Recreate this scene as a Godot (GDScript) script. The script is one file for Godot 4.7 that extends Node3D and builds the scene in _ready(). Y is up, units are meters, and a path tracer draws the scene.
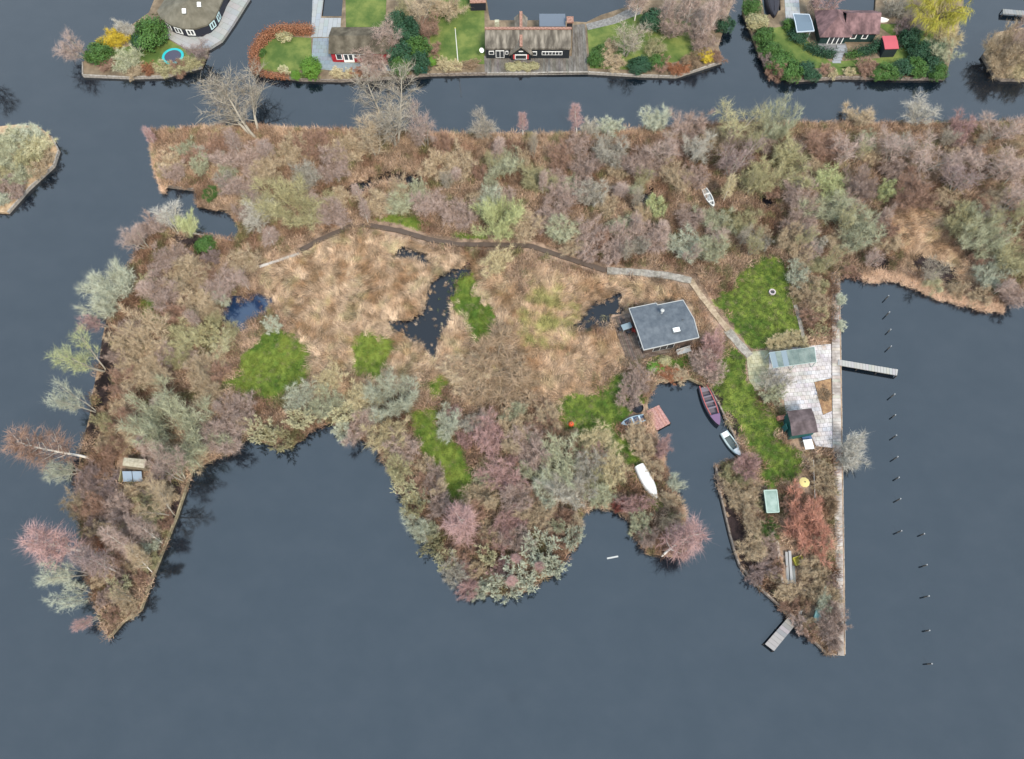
extends Node3D
# A wooded peat island between canals, seen from a drone 100 m up under an overcast sky.

const FOCAL := 750.0      # pixels, for a frame of 1024 x 759
const EYE := 100.0        # metres above the water
var tilt := deg_to_rad(67.0)
var rng := RandomNumberGenerator.new()
var taken := {}
var mats := {}
var land := []            # outlines (x, z) of every piece of land
var zone_map := PackedByteArray()
var zone_w := 0
var zone_h := 0
var zone_origin := Vector2.ZERO
const ZONE_RES := 4.0     # cells a metre
var wave := FastNoiseLite.new()
var ripple := FastNoiseLite.new()
var blotch := FastNoiseLite.new()


# ---------------------------------------------------------------- picture to place
func at(px: float, py: float, y := 0.0) -> Vector3:
	var u := (px - 512.0) / FOCAL
	var v := (py - 379.5) / FOCAL
	var d := Vector3(u, -sin(tilt) - cos(tilt) * v, -cos(tilt) + sin(tilt) * v)
	return Vector3(0, EYE, 0) + d * ((EYE - y) / -d.y)


func flat(px: float, py: float, y := 0.0) -> Vector2:
	var p := at(px, py, y)
	return Vector2(p.x, p.z)


func outline(points: Array, y := 0.0) -> PackedVector2Array:
	var o := PackedVector2Array()
	for p in points:
		o.append(flat(p[0], p[1], y))
	return o


func metres_per_pixel(py: float) -> float:
	return EYE / (sin(tilt) + cos(tilt) * (py - 379.5) / FOCAL) / FOCAL


# ---------------------------------------------------------------- names, labels
func numbered(called: String) -> String:
	if not taken.has(called):
		taken[called] = 0
		return called
	taken[called] += 1
	return "%s_%03d" % [called, taken[called]]


func tag(o: Node3D, label: String, category: String, group := "", kind := "") -> Node3D:
	o.set_meta("label", label)
	o.set_meta("category", category)
	if group:
		o.set_meta("group", group)
	if kind:
		o.set_meta("kind", kind)
	return o


func thing(called: String, label: String, category: String, where := Vector3.ZERO, turn := 0.0, group := "") -> Node3D:
	var o := Node3D.new()
	o.name = numbered(called)
	add_child(o)
	o.position = where
	o.rotation.y = turn
	return tag(o, label, category, group)


func structure(called: String, mb, m: Material, label: String, category: String) -> MeshInstance3D:
	var o := MeshInstance3D.new()
	o.name = numbered(called)
	o.mesh = mb.done()
	o.material_override = m
	add_child(o)
	tag(o, label, category, "", "structure")
	return o


func part(called: String, mb, m: Material, parent: Node3D) -> MeshInstance3D:
	var o := MeshInstance3D.new()
	o.name = called
	o.mesh = mb if mb is Mesh else mb.done()
	o.material_override = m
	parent.add_child(o, true)
	return o


# ---------------------------------------------------------------- mesh collector
class Shape:
	var v := PackedVector3Array()
	var n := PackedVector3Array()
	var c := PackedColorArray()
	var uv := PackedVector2Array()
	var tint := Color.WHITE

	func tri(a: Vector3, b: Vector3, d: Vector3) -> void:
		var k := (d - a).cross(b - a).normalized()
		v.append(a)
		v.append(b)
		v.append(d)
		n.append(k)
		n.append(k)
		n.append(k)
		c.append(tint)
		c.append(tint)
		c.append(tint)

	func quad(a: Vector3, b: Vector3, d: Vector3, e: Vector3) -> void:
		tri(a, b, d)
		tri(a, d, e)

	func box(centre: Vector3, size: Vector3, turn := Basis.IDENTITY) -> void:
		var x := turn.x * size.x * 0.5
		var y := turn.y * size.y * 0.5
		var z := turn.z * size.z * 0.5
		var p := []
		for k in 8:
			p.append(centre + x * (1 if k & 1 else -1) + y * (1 if k & 2 else -1) + z * (1 if k & 4 else -1))
		for f in [[0, 1, 3, 2], [5, 4, 6, 7], [4, 0, 2, 6], [1, 5, 7, 3], [2, 3, 7, 6], [4, 5, 1, 0]]:
			quad(p[f[3]], p[f[2]], p[f[1]], p[f[0]])

	func bar(a: Vector3, b: Vector3, w: float, h: float, up := Vector3.UP) -> void:
		var x := (b - a).normalized()
		var z := x.cross(up).normalized()
		box((a + b) * 0.5, Vector3((b - a).length(), h, w), Basis(x, z.cross(x), z))

	func tube(a: Vector3, b: Vector3, r0: float, r1: float, sides := 5) -> void:
		var d := (b - a).normalized()
		var x := d.cross(Vector3(0.31, 0.2, 0.93) if absf(d.y) > 0.9 else Vector3.UP).normalized()
		var y := d.cross(x)
		for k in sides:
			var t0 := TAU * k / sides
			var t1 := TAU * (k + 1) / sides
			var e0 := x * cos(t0) + y * sin(t0)
			var e1 := x * cos(t1) + y * sin(t1)
			for q in [[a, e0, r0], [b, e1, r1], [a, e1, r0], [a, e0, r0], [b, e0, r1], [b, e1, r1]]:
				v.append(q[0] + q[1] * q[2])
				n.append(q[1])
				c.append(tint)

	func disc(centre: Vector3, r: float, sides := 20, up := true) -> void:
		for k in sides:
			var p := centre + Vector3(cos(TAU * k / sides), 0, sin(TAU * k / sides)) * r
			var q := centre + Vector3(cos(TAU * (k + 1) / sides), 0, sin(TAU * (k + 1) / sides)) * r
			if up:
				tri(centre, p, q)
			else:
				tri(centre, q, p)

	# a profile of (radius, height) turned round the y axis
	func lathe(profile: Array, sides := 16, where := Vector3.ZERO) -> void:
		for i in profile.size() - 1:
			for k in sides:
				var a := TAU * k / sides
				var b := TAU * (k + 1) / sides
				var p: Vector2 = profile[i]
				var q: Vector2 = profile[i + 1]
				quad(where + Vector3(cos(a) * p.x, p.y, sin(a) * p.x), where + Vector3(cos(a) * q.x, q.y, sin(a) * q.x), where + Vector3(cos(b) * q.x, q.y, sin(b) * q.x), where + Vector3(cos(b) * p.x, p.y, sin(b) * p.x))

	# a flat outline in x, z raised from y0 to y1
	func slab(poly: PackedVector2Array, y0: float, y1: float) -> void:
		var p := poly
		if Geometry2D.is_polygon_clockwise(p):
			p = p.duplicate()
			p.reverse()
		var t := Geometry2D.triangulate_polygon(p)
		for k in range(0, t.size(), 3):
			var a := p[t[k]]
			var b := p[t[k + 1]]
			var d := p[t[k + 2]]
			if (b - a).cross(d - a) < 0.0:
				var e := b
				b = d
				d = e
			tri(Vector3(a.x, y1, a.y), Vector3(b.x, y1, b.y), Vector3(d.x, y1, d.y))
		for k in p.size():
			var a := p[k]
			var b := p[(k + 1) % p.size()]
			quad(Vector3(a.x, y1, a.y), Vector3(a.x, y0, a.y), Vector3(b.x, y0, b.y), Vector3(b.x, y1, b.y))

	func done() -> ArrayMesh:
		var arrays := []
		arrays.resize(Mesh.ARRAY_MAX)
		arrays[Mesh.ARRAY_VERTEX] = v
		arrays[Mesh.ARRAY_NORMAL] = n
		arrays[Mesh.ARRAY_COLOR] = c
		if uv.size() == v.size():
			arrays[Mesh.ARRAY_TEX_UV] = uv
		var m := ArrayMesh.new()
		m.add_surface_from_arrays(Mesh.PRIMITIVE_TRIANGLES, arrays)
		return m


# ---------------------------------------------------------------- materials (colours are linear reflectances)
func plain(r: float, g: float, b: float, rough := 0.85, spec := 0.4) -> StandardMaterial3D:
	var key := "p%.3f %.3f %.3f %.2f %.2f" % [r, g, b, rough, spec]
	if not mats.has(key):
		var m := StandardMaterial3D.new()
		m.albedo_color = Color(r, g, b).linear_to_srgb()
		m.roughness = rough
		m.metallic_specular = spec
		m.vertex_color_use_as_albedo = true
		mats[key] = m
	return mats[key]


# two colours mixed by noise fixed in the world, so that no two metres look the same
func mottled(key: String, a: Color, b: Color, size: float, rough := 0.9, stretch := Vector3.ONE, octaves := 6) -> StandardMaterial3D:
	if mats.has(key):
		return mats[key]
	var f := FastNoiseLite.new()
	f.seed = key.hash() & 0xffff
	f.frequency = 0.009
	f.fractal_octaves = octaves
	f.fractal_gain = 0.65
	var ramp := Gradient.new()
	ramp.set_color(0, a.linear_to_srgb())
	ramp.set_color(1, b.linear_to_srgb())
	ramp.set_offset(0, 0.22)
	ramp.set_offset(1, 0.78)
	var t := NoiseTexture2D.new()
	t.width = 512
	t.height = 512
	t.seamless = true
	t.noise = f
	t.color_ramp = ramp
	var m := StandardMaterial3D.new()
	m.albedo_texture = t
	m.uv1_triplanar = true
	m.uv1_world_triplanar = true
	m.uv1_scale = stretch / (size * 1.6)
	m.roughness = rough
	m.metallic_specular = 0.35
	m.vertex_color_use_as_albedo = true
	mats[key] = m
	return m


# ---------------------------------------------------------------- plants
func any_way() -> Vector3:
	var y := rng.randf_range(-1.0, 1.0)
	var a := rng.randf() * TAU
	var r := sqrt(1.0 - y * y)
	return Vector3(r * cos(a), y, r * sin(a))


# a bending, tapering branch; returns the points along it
func branch(mb: Shape, p: Vector3, d: Vector3, length: float, r0: float, r1: float, pieces: int, wobble: float, rise: float, sides: int) -> PackedVector3Array:
	var out := PackedVector3Array([p])
	var step := length / pieces
	for k in pieces:
		d = (d + any_way() * wobble + Vector3.UP * rise).normalized()
		var q := p + d * step
		mb.tube(p, q, lerpf(r0, r1, float(k) / pieces), lerpf(r0, r1, float(k + 1) / pieces), sides)
		p = q
		out.append(p)
	return out


func along(pts: PackedVector3Array, t: float) -> Vector3:
	var f := clampf(t, 0.0, 0.9999) * (pts.size() - 1)
	var k := int(f)
	return pts[k].lerp(pts[k + 1], f - k)


func heading(pts: PackedVector3Array, t: float) -> Vector3:
	var k := mini(int(t * (pts.size() - 1)), pts.size() - 2)
	return (pts[k + 1] - pts[k]).normalized()


func twig(mb: Shape, p: Vector3, d: Vector3, length: float, width: float, tone := 1.0) -> void:
	var side := d.cross(any_way()).normalized() * width * 0.5
	var k := side.cross(d).normalized()
	var shade := rng.randf_range(0.75, 1.25) * tone
	var col := Color(shade * rng.randf_range(0.94, 1.06), shade, shade * rng.randf_range(0.9, 1.08))
	mb.v.append(p - side)
	mb.v.append(p + d * length)
	mb.v.append(p + side)
	for i in 3:
		mb.n.append(k)
		mb.c.append(col)


# A leafless tree or shrub of height 1 x h: [wood, twigs]
func bare_plant(sd: int, o: Dictionary) -> Array:
	rng.seed = sd
	var wood := Shape.new()
	var fine := Shape.new()
	var h: float = o.h
	for s in int(o.stems):
		var az: float = TAU * (s + rng.randf() * 0.7) / o.stems
		var lean: float = o.lean * (sqrt(rng.randf_range(0.05, 1.0)) if o.stems > 1 else 1.0)
		var d := Vector3(sin(lean) * cos(az), cos(lean), sin(lean) * sin(az))
		var base := Vector3(cos(az), 0, sin(az)) * (float(o.foot) * sqrt(rng.randf()) if o.stems > 1 else 0.0) - Vector3(0, 0.15, 0)
		var length: float = h * o.stem_len * (rng.randf_range(0.55, 1.15) if o.stems > 3 else rng.randf_range(0.85, 1.05))
		var stem := branch(wood, base, d, length, o.r, o.r * 0.3, 6, o.wobble, o.rise, 6 if o.stems < 3 else 4)
		for i in int(o.n1):
			var t: float = lerpf(o.start, 1.0, (i + rng.randf() * 0.8) / o.n1)
			var a1 := i * 2.4 + rng.randf() * 0.9 + s
			var tan_dir := heading(stem, t)
			var out := Vector3(cos(a1), 0, sin(a1))
			var d1: Vector3 = (tan_dir * cos(o.fork) + out * sin(o.fork)).normalized()
			var l1: float = o.l1 * rng.randf_range(0.7, 1.15) * (1.0 - o.cone * t)
			var limb := branch(wood, along(stem, t), d1, l1, lerpf(o.r * 0.5, o.r * 0.22, t), 0.012, 4, o.wobble * 1.2, o.rise1, 3)
			for j in int(o.n2):
				var t2 := lerpf(0.2, 1.0, (j + rng.randf()) / o.n2)
				var d2: Vector3 = (heading(limb, t2) * 0.9 + any_way() * 0.9 + Vector3.UP * o.rise2).normalized()
				var l2: float = o.l2 * rng.randf_range(0.6, 1.15) * (1.0 - 0.35 * t2)
				var tone := rng.randf_range(0.55, 1.5)
				fine.tint = Color(tone, tone, tone)
				var spray := branch(fine, along(limb, t2), d2, l2, 0.016 * o.thick, 0.008 * o.thick, 2, 0.2, o.rise2 * 0.5, 3)
				for k in int(o.tw):
					var t3 := rng.randf_range(0.05, 1.0)
					var d3: Vector3 = (heading(spray, t3) * 0.8 + any_way() * 0.85 + Vector3.UP * o.rise3).normalized()
					twig(fine, along(spray, t3), d3, o.twl * (rng.randf_range(0.5, 1.2) if k % 6 else rng.randf_range(1.2, 2.0)), o.tww * (1.0 if k % 6 else 0.7), tone)
	return [wood.done(), fine.done()]


# Foliage in clumps on a lumpy ellipsoid: [stems, leaves]
func leafy_plant(sd: int, h: float, r: float, clumps: int, leaf: float, per: int, hang := 0.0) -> Array:
	rng.seed = sd
	var wood := Shape.new()
	var green := Shape.new()
	for s in 7:
		var a := TAU * s / 7.0 + rng.randf()
		branch(wood, Vector3(0, -0.1, 0), Vector3(cos(a) * 0.6, 1.0, sin(a) * 0.6).normalized(), h * 0.7, 0.07, 0.02, 4, 0.15, 0.05, 4)
	for q in clumps:
		var w := any_way()
		w.y = absf(w.y) * 1.1 - 0.15
		var depth := pow(rng.randf(), 0.35)
		var p := Vector3(w.x * r * depth, h * 0.32 + w.y * h * 0.62 * depth, w.z * r * depth) + any_way() * r * 0.08
		p.y = maxf(p.y, 0.12)
		var size := rng.randf_range(0.18, 0.36) * minf(r, h)
		var shade := rng.randf_range(0.6, 1.35)
		for k in per:
			var o := any_way() * size * pow(rng.randf(), 0.4)
			var f := (w + any_way() * 0.9 + Vector3(0, 0.4 - hang, 0)).normalized()
			var x := f.cross(any_way()).normalized() * leaf * rng.randf_range(0.6, 1.2)
			var y := f.cross(x).normalized() * leaf * rng.randf_range(0.35, 0.6)
			var g := shade * rng.randf_range(0.8, 1.2)
			green.tint = Color(g * rng.randf_range(0.85, 1.2), g, g * rng.randf_range(0.8, 1.1))
			var c0 := p + o
			c0.y = maxf(c0.y, 0.03)
			green.tri(c0 - x, c0 + y, c0 + x)
			green.tri(c0 - x, c0 + x, c0 - y)
	return [wood.done(), green.done()]


# Curtains of hanging shoots
func weeping_plant(sd: int, h: float, r: float) -> Array:
	rng.seed = sd
	var wood := Shape.new()
	var fine := Shape.new()
	var stem := branch(wood, Vector3(0, -0.2, 0), Vector3.UP, h * 0.5, 0.32, 0.2, 5, 0.06, 0.0, 7)
	for i in 22:
		var a := i * 2.4
		var d := Vector3(cos(a), rng.randf_range(0.5, 1.6), sin(a)).normalized()
		var limb := branch(wood, along(stem, rng.randf_range(0.6, 1.0)), d, h * rng.randf_range(0.4, 0.58), 0.12, 0.03, 5, 0.16, -0.06, 4)
		for j in 9:
			var p := along(limb, lerpf(0.35, 1.0, j / 8.0))
			var e := branch(fine, p, (d + any_way() * 0.8).normalized(), r * 0.4, 0.02, 0.01, 3, 0.2, -0.15, 3)
			for k in 26:
				twig(fine, along(e, rng.randf()), (Vector3(0, -1, 0) + any_way() * 0.55 + d * 0.25).normalized(), rng.randf_range(0.7, 1.9), 0.05)
	return [wood.done(), fine.done()]


var protos := {}      # kind -> [ {wood, fine, h, r} ]
var tones := {        # linear reflectance of twigs or leaves, and the word for it
	"sage": [Color(0.42, 0.43, 0.33), "pale sage-green"], "greygreen": [Color(0.37, 0.37, 0.25), "grey-green"], "olive": [Color(0.35, 0.32, 0.18), "olive"],
	"tan": [Color(0.43, 0.335, 0.225), "tan"], "mauve": [Color(0.365, 0.275, 0.235), "mauve"], "pink": [Color(0.385, 0.245, 0.225), "pinkish"],
	"red": [Color(0.30, 0.19, 0.14), "red-brown"], "salmon": [Color(0.42, 0.205, 0.145), "salmon-red"], "grey": [Color(0.36, 0.33, 0.275), "grey"],
	"cream": [Color(0.52, 0.485, 0.31), "cream-flecked"], "lime": [Color(0.41, 0.43, 0.22), "pale yellow-green"], "straw": [Color(0.47, 0.395, 0.24), "straw-coloured"],
	"purple": [Color(0.26, 0.195, 0.18), "dusky purple"], "bark": [Color(0.33, 0.285, 0.225), "brown-grey"], "white": [Color(0.42, 0.395, 0.345), "whitish grey"], "brown": [Color(0.24, 0.17, 0.11), "brown"],
	"green": [Color(0.060, 0.125, 0.030), "green"], "deep": [Color(0.030, 0.075, 0.040), "dark green"], "bright": [Color(0.100, 0.200, 0.030), "bright green"],
	"bronze": [Color(0.27, 0.12, 0.065), "orange-brown"], "yellow": [Color(0.465, 0.345, 0.038), "yellow"], "lemon": [Color(0.465, 0.420, 0.075), "lemon-yellow"], "crimson": [Color(0.22, 0.075, 0.06), "crimson"]}


func make_protos() -> void:
	var shrub := {"stems": 11, "h": 4.0, "lean": 0.95, "foot": 0.5, "stem_len": 0.95, "r": 0.05, "wobble": 0.14, "rise": 0.05, "n1": 7, "start": 0.2, "fork": 0.75, "l1": 1.5, "cone": 0.4, "rise1": 0.08, "n2": 5, "l2": 0.8, "rise2": 0.12, "thick": 1.0, "tw": 14, "twl": 0.75, "tww": 0.036, "rise3": 0.25}
	var list := []
	for k in 6:
		var m := bare_plant(100 + k, shrub)
		list.append({"m": m, "h": 4.0, "r": 3.3})
	protos["shrub"] = list
	list = []
	var dense := shrub.duplicate()
	dense.merge({"stems": 14, "lean": 1.2, "stem_len": 0.8, "n2": 6, "tw": 15, "twl": 0.55, "tww": 0.038, "l1": 1.1, "l2": 0.6, "rise3": 0.1}, true)
	for k in 5:
		list.append({"m": bare_plant(200 + k, dense), "h": 3.2, "r": 2.9})
	protos["bush"] = list
	list = []
	var catkin := shrub.duplicate()
	catkin.merge({"stems": 12, "lean": 1.1, "n2": 6, "tw": 24, "twl": 0.17, "tww": 0.07, "l1": 1.2, "l2": 0.8, "rise3": 0.2}, true)
	for k in 3:
		list.append({"m": bare_plant(300 + k, catkin), "h": 3.6, "r": 3.0})
	protos["catkin"] = list
	list = []
	var dome := shrub.duplicate()
	dome.merge({"stems": 20, "h": 5.5, "lean": 1.25, "foot": 0.8, "stem_len": 1.0, "n1": 8, "l1": 2.0, "wobble": 0.08, "fork": 0.5, "n2": 5, "l2": 1.0, "tw": 15, "twl": 0.85, "tww": 0.036}, true)
	for k in 2:
		list.append({"m": bare_plant(400 + k, dome), "h": 5.2, "r": 5.6})
	protos["dome"] = list
	list = []
	var birch := {"stems": 1, "h": 10.0, "lean": 0.05, "foot": 0.0, "stem_len": 0.95, "r": 0.13, "wobble": 0.05, "rise": 0.0, "n1": 26, "start": 0.25, "fork": 0.8, "l1": 3.0, "cone": 0.6, "rise1": 0.12, "n2": 10, "l2": 1.3, "rise2": -0.02, "thick": 0.9, "tw": 15, "twl": 0.75, "tww": 0.034, "rise3": -0.05}
	for k in 3:
		list.append({"m": bare_plant(500 + k, birch), "h": 9.6, "r": 2.9})
	protos["birch"] = list
	list = []
	var tall := {"stems": 3, "h": 10.0, "lean": 0.35, "foot": 0.3, "stem_len": 0.85, "r": 0.16, "wobble": 0.1, "rise": 0.04, "n1": 12, "start": 0.25, "fork": 0.7, "l1": 3.2, "cone": 0.45, "rise1": 0.1, "n2": 9, "l2": 1.5, "rise2": 0.1, "thick": 1.1, "tw": 11, "twl": 0.9, "tww": 0.034, "rise3": 0.15}
	for k in 4:
		list.append({"m": bare_plant(600 + k, tall), "h": 9.8, "r": 4.4})
	protos["tree"] = list
	list = []
	for k in 3:
		list.append({"m": leafy_plant(700 + k, 3.0, 2.0, 130, 0.15, 34), "h": 3.0, "r": 2.1})
	protos["leafy"] = list
	protos["weeping"] = [{"m": weeping_plant(800, 10.0, 4.2), "h": 9.0, "r": 5.2}]


var wood_tone := {"birch": Color(0.62, 0.58, 0.52), "tree": Color(0.30, 0.27, 0.22), "leafy": Color(0.10, 0.07, 0.05), "weeping": Color(0.22, 0.18, 0.09)}
var kind_name := {"shrub": "willow_shrub", "bush": "twiggy_bush", "catkin": "catkin_bush", "dome": "spreading_willow", "birch": "birch_tree", "tree": "bare_tree", "leafy": "evergreen_bush", "weeping": "weeping_willow"}
var kind_words := {"shrub": "leafless many-stemmed shrub", "bush": "dense twiggy bush", "catkin": "willow bush dotted with catkins", "dome": "wide spreading leafless willow", "birch": "slender white-trunked birch", "tree": "tall leafless branching tree", "leafy": "leafy rounded bush", "weeping": "weeping willow tree"}
var kind_category := {"shrub": "shrub", "bush": "bush", "catkin": "bush", "dome": "tree", "birch": "tree", "tree": "tree", "leafy": "bush", "weeping": "tree"}
var crowns := []      # (x, z, radius) of all plants set so far
var plant_count := 0


var marks := [[178, 160, "at the blunt tip of the north bank"], [235, 205, "around the narrow inlet"], [285, 160, "under the tall leaning channel tree"], [370, 190, "beside the curving dark ditch"], [430, 160, "behind the large grey channel tree"], [440, 220, "above the long dark boardwalk"], [500, 175, "above the yellow-green willow"], [560, 165, "behind the twin-stemmed young birch"], [560, 235, "between boardwalk and ditch"], [640, 195, "beside the black ditch water"], [640, 245, "above the pale footpath"], [690, 150, "on the bank opposite the birch garden"], [710, 210, "around the old dinghy"], [715, 250, "at the corner of the upper lawn"], [765, 215, "around the small grey pool"], [775, 150, "on the bank opposite the green house"], [840, 240, "behind the head of the quay"], [860, 160, "on the bank opposite the weeping willow"], [895, 250, "beside the black peat hollow"], [910, 200, "around the red bracken gap"], [950, 170, "in the purple-grey wood opposite the wooded islet"], [985, 245, "above the reedy east shore"], [960, 295, "along the reedy east shore"], [1005, 150, "at the far end of the north bank"]]
var other_marks := {
	"in the western thicket beside the reed bed": [[150, 260, "beside the inlet mouth"], [220, 270, "above the small blue pool"], [150, 320, "behind the dark western bank"], [205, 340, "between blue pool and willow dome"], [125, 400, "between dark bank and willow dome"], [235, 425, "between willow dome and bay"]],
	"on the wooded cape": [[445, 440, "beside the narrow green strip"], [520, 430, "below the brown bramble mound"], [570, 470, "on the cape side facing the spit"], [505, 490, "in the middle of the cape"], [480, 560, "around the bright cream catkin bush"], [540, 560, "at the rounded tip of the cape"], [430, 520, "on the bay side of the cape"]],
	"on the quay spit": [[735, 480, "at the head of the quay spit"], [755, 540, "along the slanting plank edging"], [800, 600, "near the plank jetty"], [825, 490, "beside the thin handrail"], [828, 625, "at the pointed end of the quay spit"], [775, 390, "beside the mossy paving"]],
	"in the hedged garden of the green house": [[760, 20, "near the black upturned boat"], [780, 60, "along the canal bend below the pergola"], [800, 35, "beside the glazed pergola"], [840, 72, "below the garden steps"], [885, 72, "between garden steps and canal corner"], [912, 40, "behind the pink-roofed shed"], [935, 65, "under the yellow weeping willow"]],
	"on the spit with the upturned boat": [[600, 460, "around the pale ladder"], [640, 388, "at the terrace corner"], [705, 360, "between cabin and boat basin"], [665, 370, "in the bed below the terrace"], [655, 460, "between upturned boat and basin"], [640, 525, "near the tip of the spit"], [670, 515, "along the basin edging"], [630, 505, "beside the crimson bush"]],
	"on the narrow birch arm": [[95, 490, "beside the little hut"], [155, 500, "between hut and mossy edging"], [105, 540, "in the middle of the birch arm"], [150, 560, "along the mossy edging"], [120, 610, "at the tip of the birch arm"]],
	"on the shore around the southern bay": [[275, 435, "below the large mossy clearing"], [330, 405, "below the oval lawn"], [400, 460, "at the inner corner of the bay"], [425, 535, "on the bay side of the cape"]],
	"in the red cottage garden": [[290, 50, "on the lawn inside the beech hedge"], [350, 74, "before the red cottage"], [380, 50, "at the gable of the red cottage"], [420, 15, "behind the evergreen row"], [445, 62, "beside the flagpole lawn"]],
	"in the birch garden beside the thatched cottage": [[600, 58, "beside the cottage terrace"], [640, 62, "along the birch garden's canal edge"], [690, 66, "near the brilliant yellow shrub"], [660, 30, "in the middle of the birch garden"], [715, 30, "at the pointed end of the birch garden"]]}


func landmark(px: float, py: float, place: String) -> String:
	var list: Array = marks if place == "in the thicket along the north bank" else other_marks.get(place, [])
	var best := INF
	var out := place
	for m in list:
		var d := Vector2(px - m[0], (py - m[1]) * 1.4).length()
		if d < best:
			best = d
			out = m[2]
	return out


func on_land(p: Vector2) -> bool:
	for o in land:
		if Geometry2D.is_point_in_polygon(p, o):
			return true
	return false


# Sets a plant whose crown centre shows at a pixel; its height says where on that line of sight it stands. A crown over water leans out from the bank.
func plant(px: float, py: float, r_px: float, kind: String, tone: String, h: float, place: String, label := "", foot := Vector2.INF) -> Node3D:
	plant_count += 1
	var list: Array = protos[kind]
	var pr: Dictionary = list[plant_count % list.size()]
	var r := r_px * metres_per_pixel(py) * (1.12 if kind in ["shrub", "bush", "tree"] else 1.0)
	var middle := at(px, py, h * 0.55)
	var base := Vector2(middle.x, middle.z)
	if foot != Vector2.INF:
		base = flat(foot.x, foot.y)
	elif not on_land(base):
		var best := INF
		var to := base
		for o in land:
			for k in o.size():
				var q := Geometry2D.get_closest_point_to_segment(base, o[k], o[(k + 1) % o.size()])
				if q.distance_to(base) < best:
					best = q.distance_to(base)
					to = q
		base = to + (to - base).normalized() * 0.5
	var up := (middle - Vector3(base.x, 0.4, base.y))
	up = Vector3(up.x, maxf(up.y, Vector2(up.x, up.z).length() * 0.75), up.z).normalized()
	var around := fmod(plant_count * 2.399, TAU)
	var x := Vector3(cos(around), 0, sin(around))
	var z := x.cross(up).normalized()
	x = up.cross(z).normalized()
	var s := r / float(pr.r)
	var near := landmark(px, py, place) if not label else ""
	var build := "low " if h < 1.9 else ("broad " if r > 2.6 and kind in ["shrub", "bush", "catkin", "leafy"] else "")
	var words := label if label else "%s%s %s %s" % [build, tones[tone][1], kind_words[kind], near]
	var o := thing(kind_name[kind], words, kind_category[kind], Vector3(base.x, ground(base.x, base.y), base.y), 0.0, "" if label else "%s%s %s" % [build, kind_words[kind], near])
	o.transform.basis = Basis(x * s * (1.0 + 0.16 * sin(plant_count * 5.3)), up * (h / float(pr.h)), z * s * (1.0 - 0.16 * sin(plant_count * 5.3)))
	var w: Color = wood_tone.get(kind, Color(0.22, 0.18, 0.14).lerp(tones[tone][0], 0.5))
	part("trunk" if kind in ["birch", "tree", "weeping", "dome"] else "stems", pr.m[0], plain(w.r, w.g, w.b, 0.9, 0.3), o)
	var c: Color = tones[tone][0]
	var dev := 1.0 + 0.10 * sin(plant_count * 12.9898)
	part("crown", pr.m[1], leaf_mat(c, dev, kind), o)
	crowns.append(Vector3(middle.x, middle.z, r))
	return o


func leaf_mat(c: Color, dev: float, kind: String) -> StandardMaterial3D:
	var d := roundf(dev * 20.0) / 20.0 * (1.0 if kind == "leafy" else 1.08)
	var m := plain(c.r * d, c.g * d, c.b * d, 0.8 if kind != "leafy" else 0.55, 0.3)
	if not m.backlight_enabled and kind == "leafy":
		m.backlight_enabled = true
		m.backlight = Color(0.3, 0.3, 0.3)
	return m


func ground(x: float, z: float) -> float:
	match zone_at(x, z):
		4: return -0.4
		0: return 0.4
	return 0.40 + 0.10 * wave.get_noise_2d(x * 4.0, z * 4.0)


func zone_at(x: float, z: float) -> int:
	var i := int((x - zone_origin.x) * ZONE_RES)
	var j := int((z - zone_origin.y) * ZONE_RES)
	if i < 0 or j < 0 or i >= zone_w or j >= zone_h:
		return 0
	return zone_map[j * zone_w + i]


# Fills an area of the picture with plants of a palette, keeping clear of those set before.
func fill(area: Array, count: int, palette: Array, r_lo: float, r_hi: float, h_lo: float, h_hi: float, place: String, gap := 0.6) -> void:
	var pr := RandomNumberGenerator.new()
	pr.seed = int(area[0][0]) * 7919 + count
	var poly := PackedVector2Array()
	for p in area:
		poly.append(Vector2(p[0], p[1]))
	var lo := poly[0]
	var hi := poly[0]
	for p in poly:
		lo = lo.min(p)
		hi = hi.max(p)
	var done := 0
	for k in count * 14:
		if done >= count:
			break
		var p := Vector2(pr.randf_range(lo.x, hi.x), pr.randf_range(lo.y, hi.y))
		if not Geometry2D.is_point_in_polygon(p, poly):
			continue
		var pick: Array = palette[pr.randi() % palette.size()]
		var r := pr.randf_range(r_lo, r_hi)
		var h := pr.randf_range(h_lo, h_hi)
		if pick[0] in ["tree", "birch"]:
			h *= 1.9
		var m := at(p.x, p.y, h * 0.55)
		var rm := r * metres_per_pixel(p.y)
		var clear := zone_at(m.x, m.z) in [0, 1, 2, 8]
		for c in crowns:
			if Vector2(c.x - m.x, c.y - m.z).length() < (c.z + rm) * gap:
				clear = false
				break
		if clear:
			plant(p.x, p.y, r, pick[0], pick[1], h, place)
			done += 1


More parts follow.
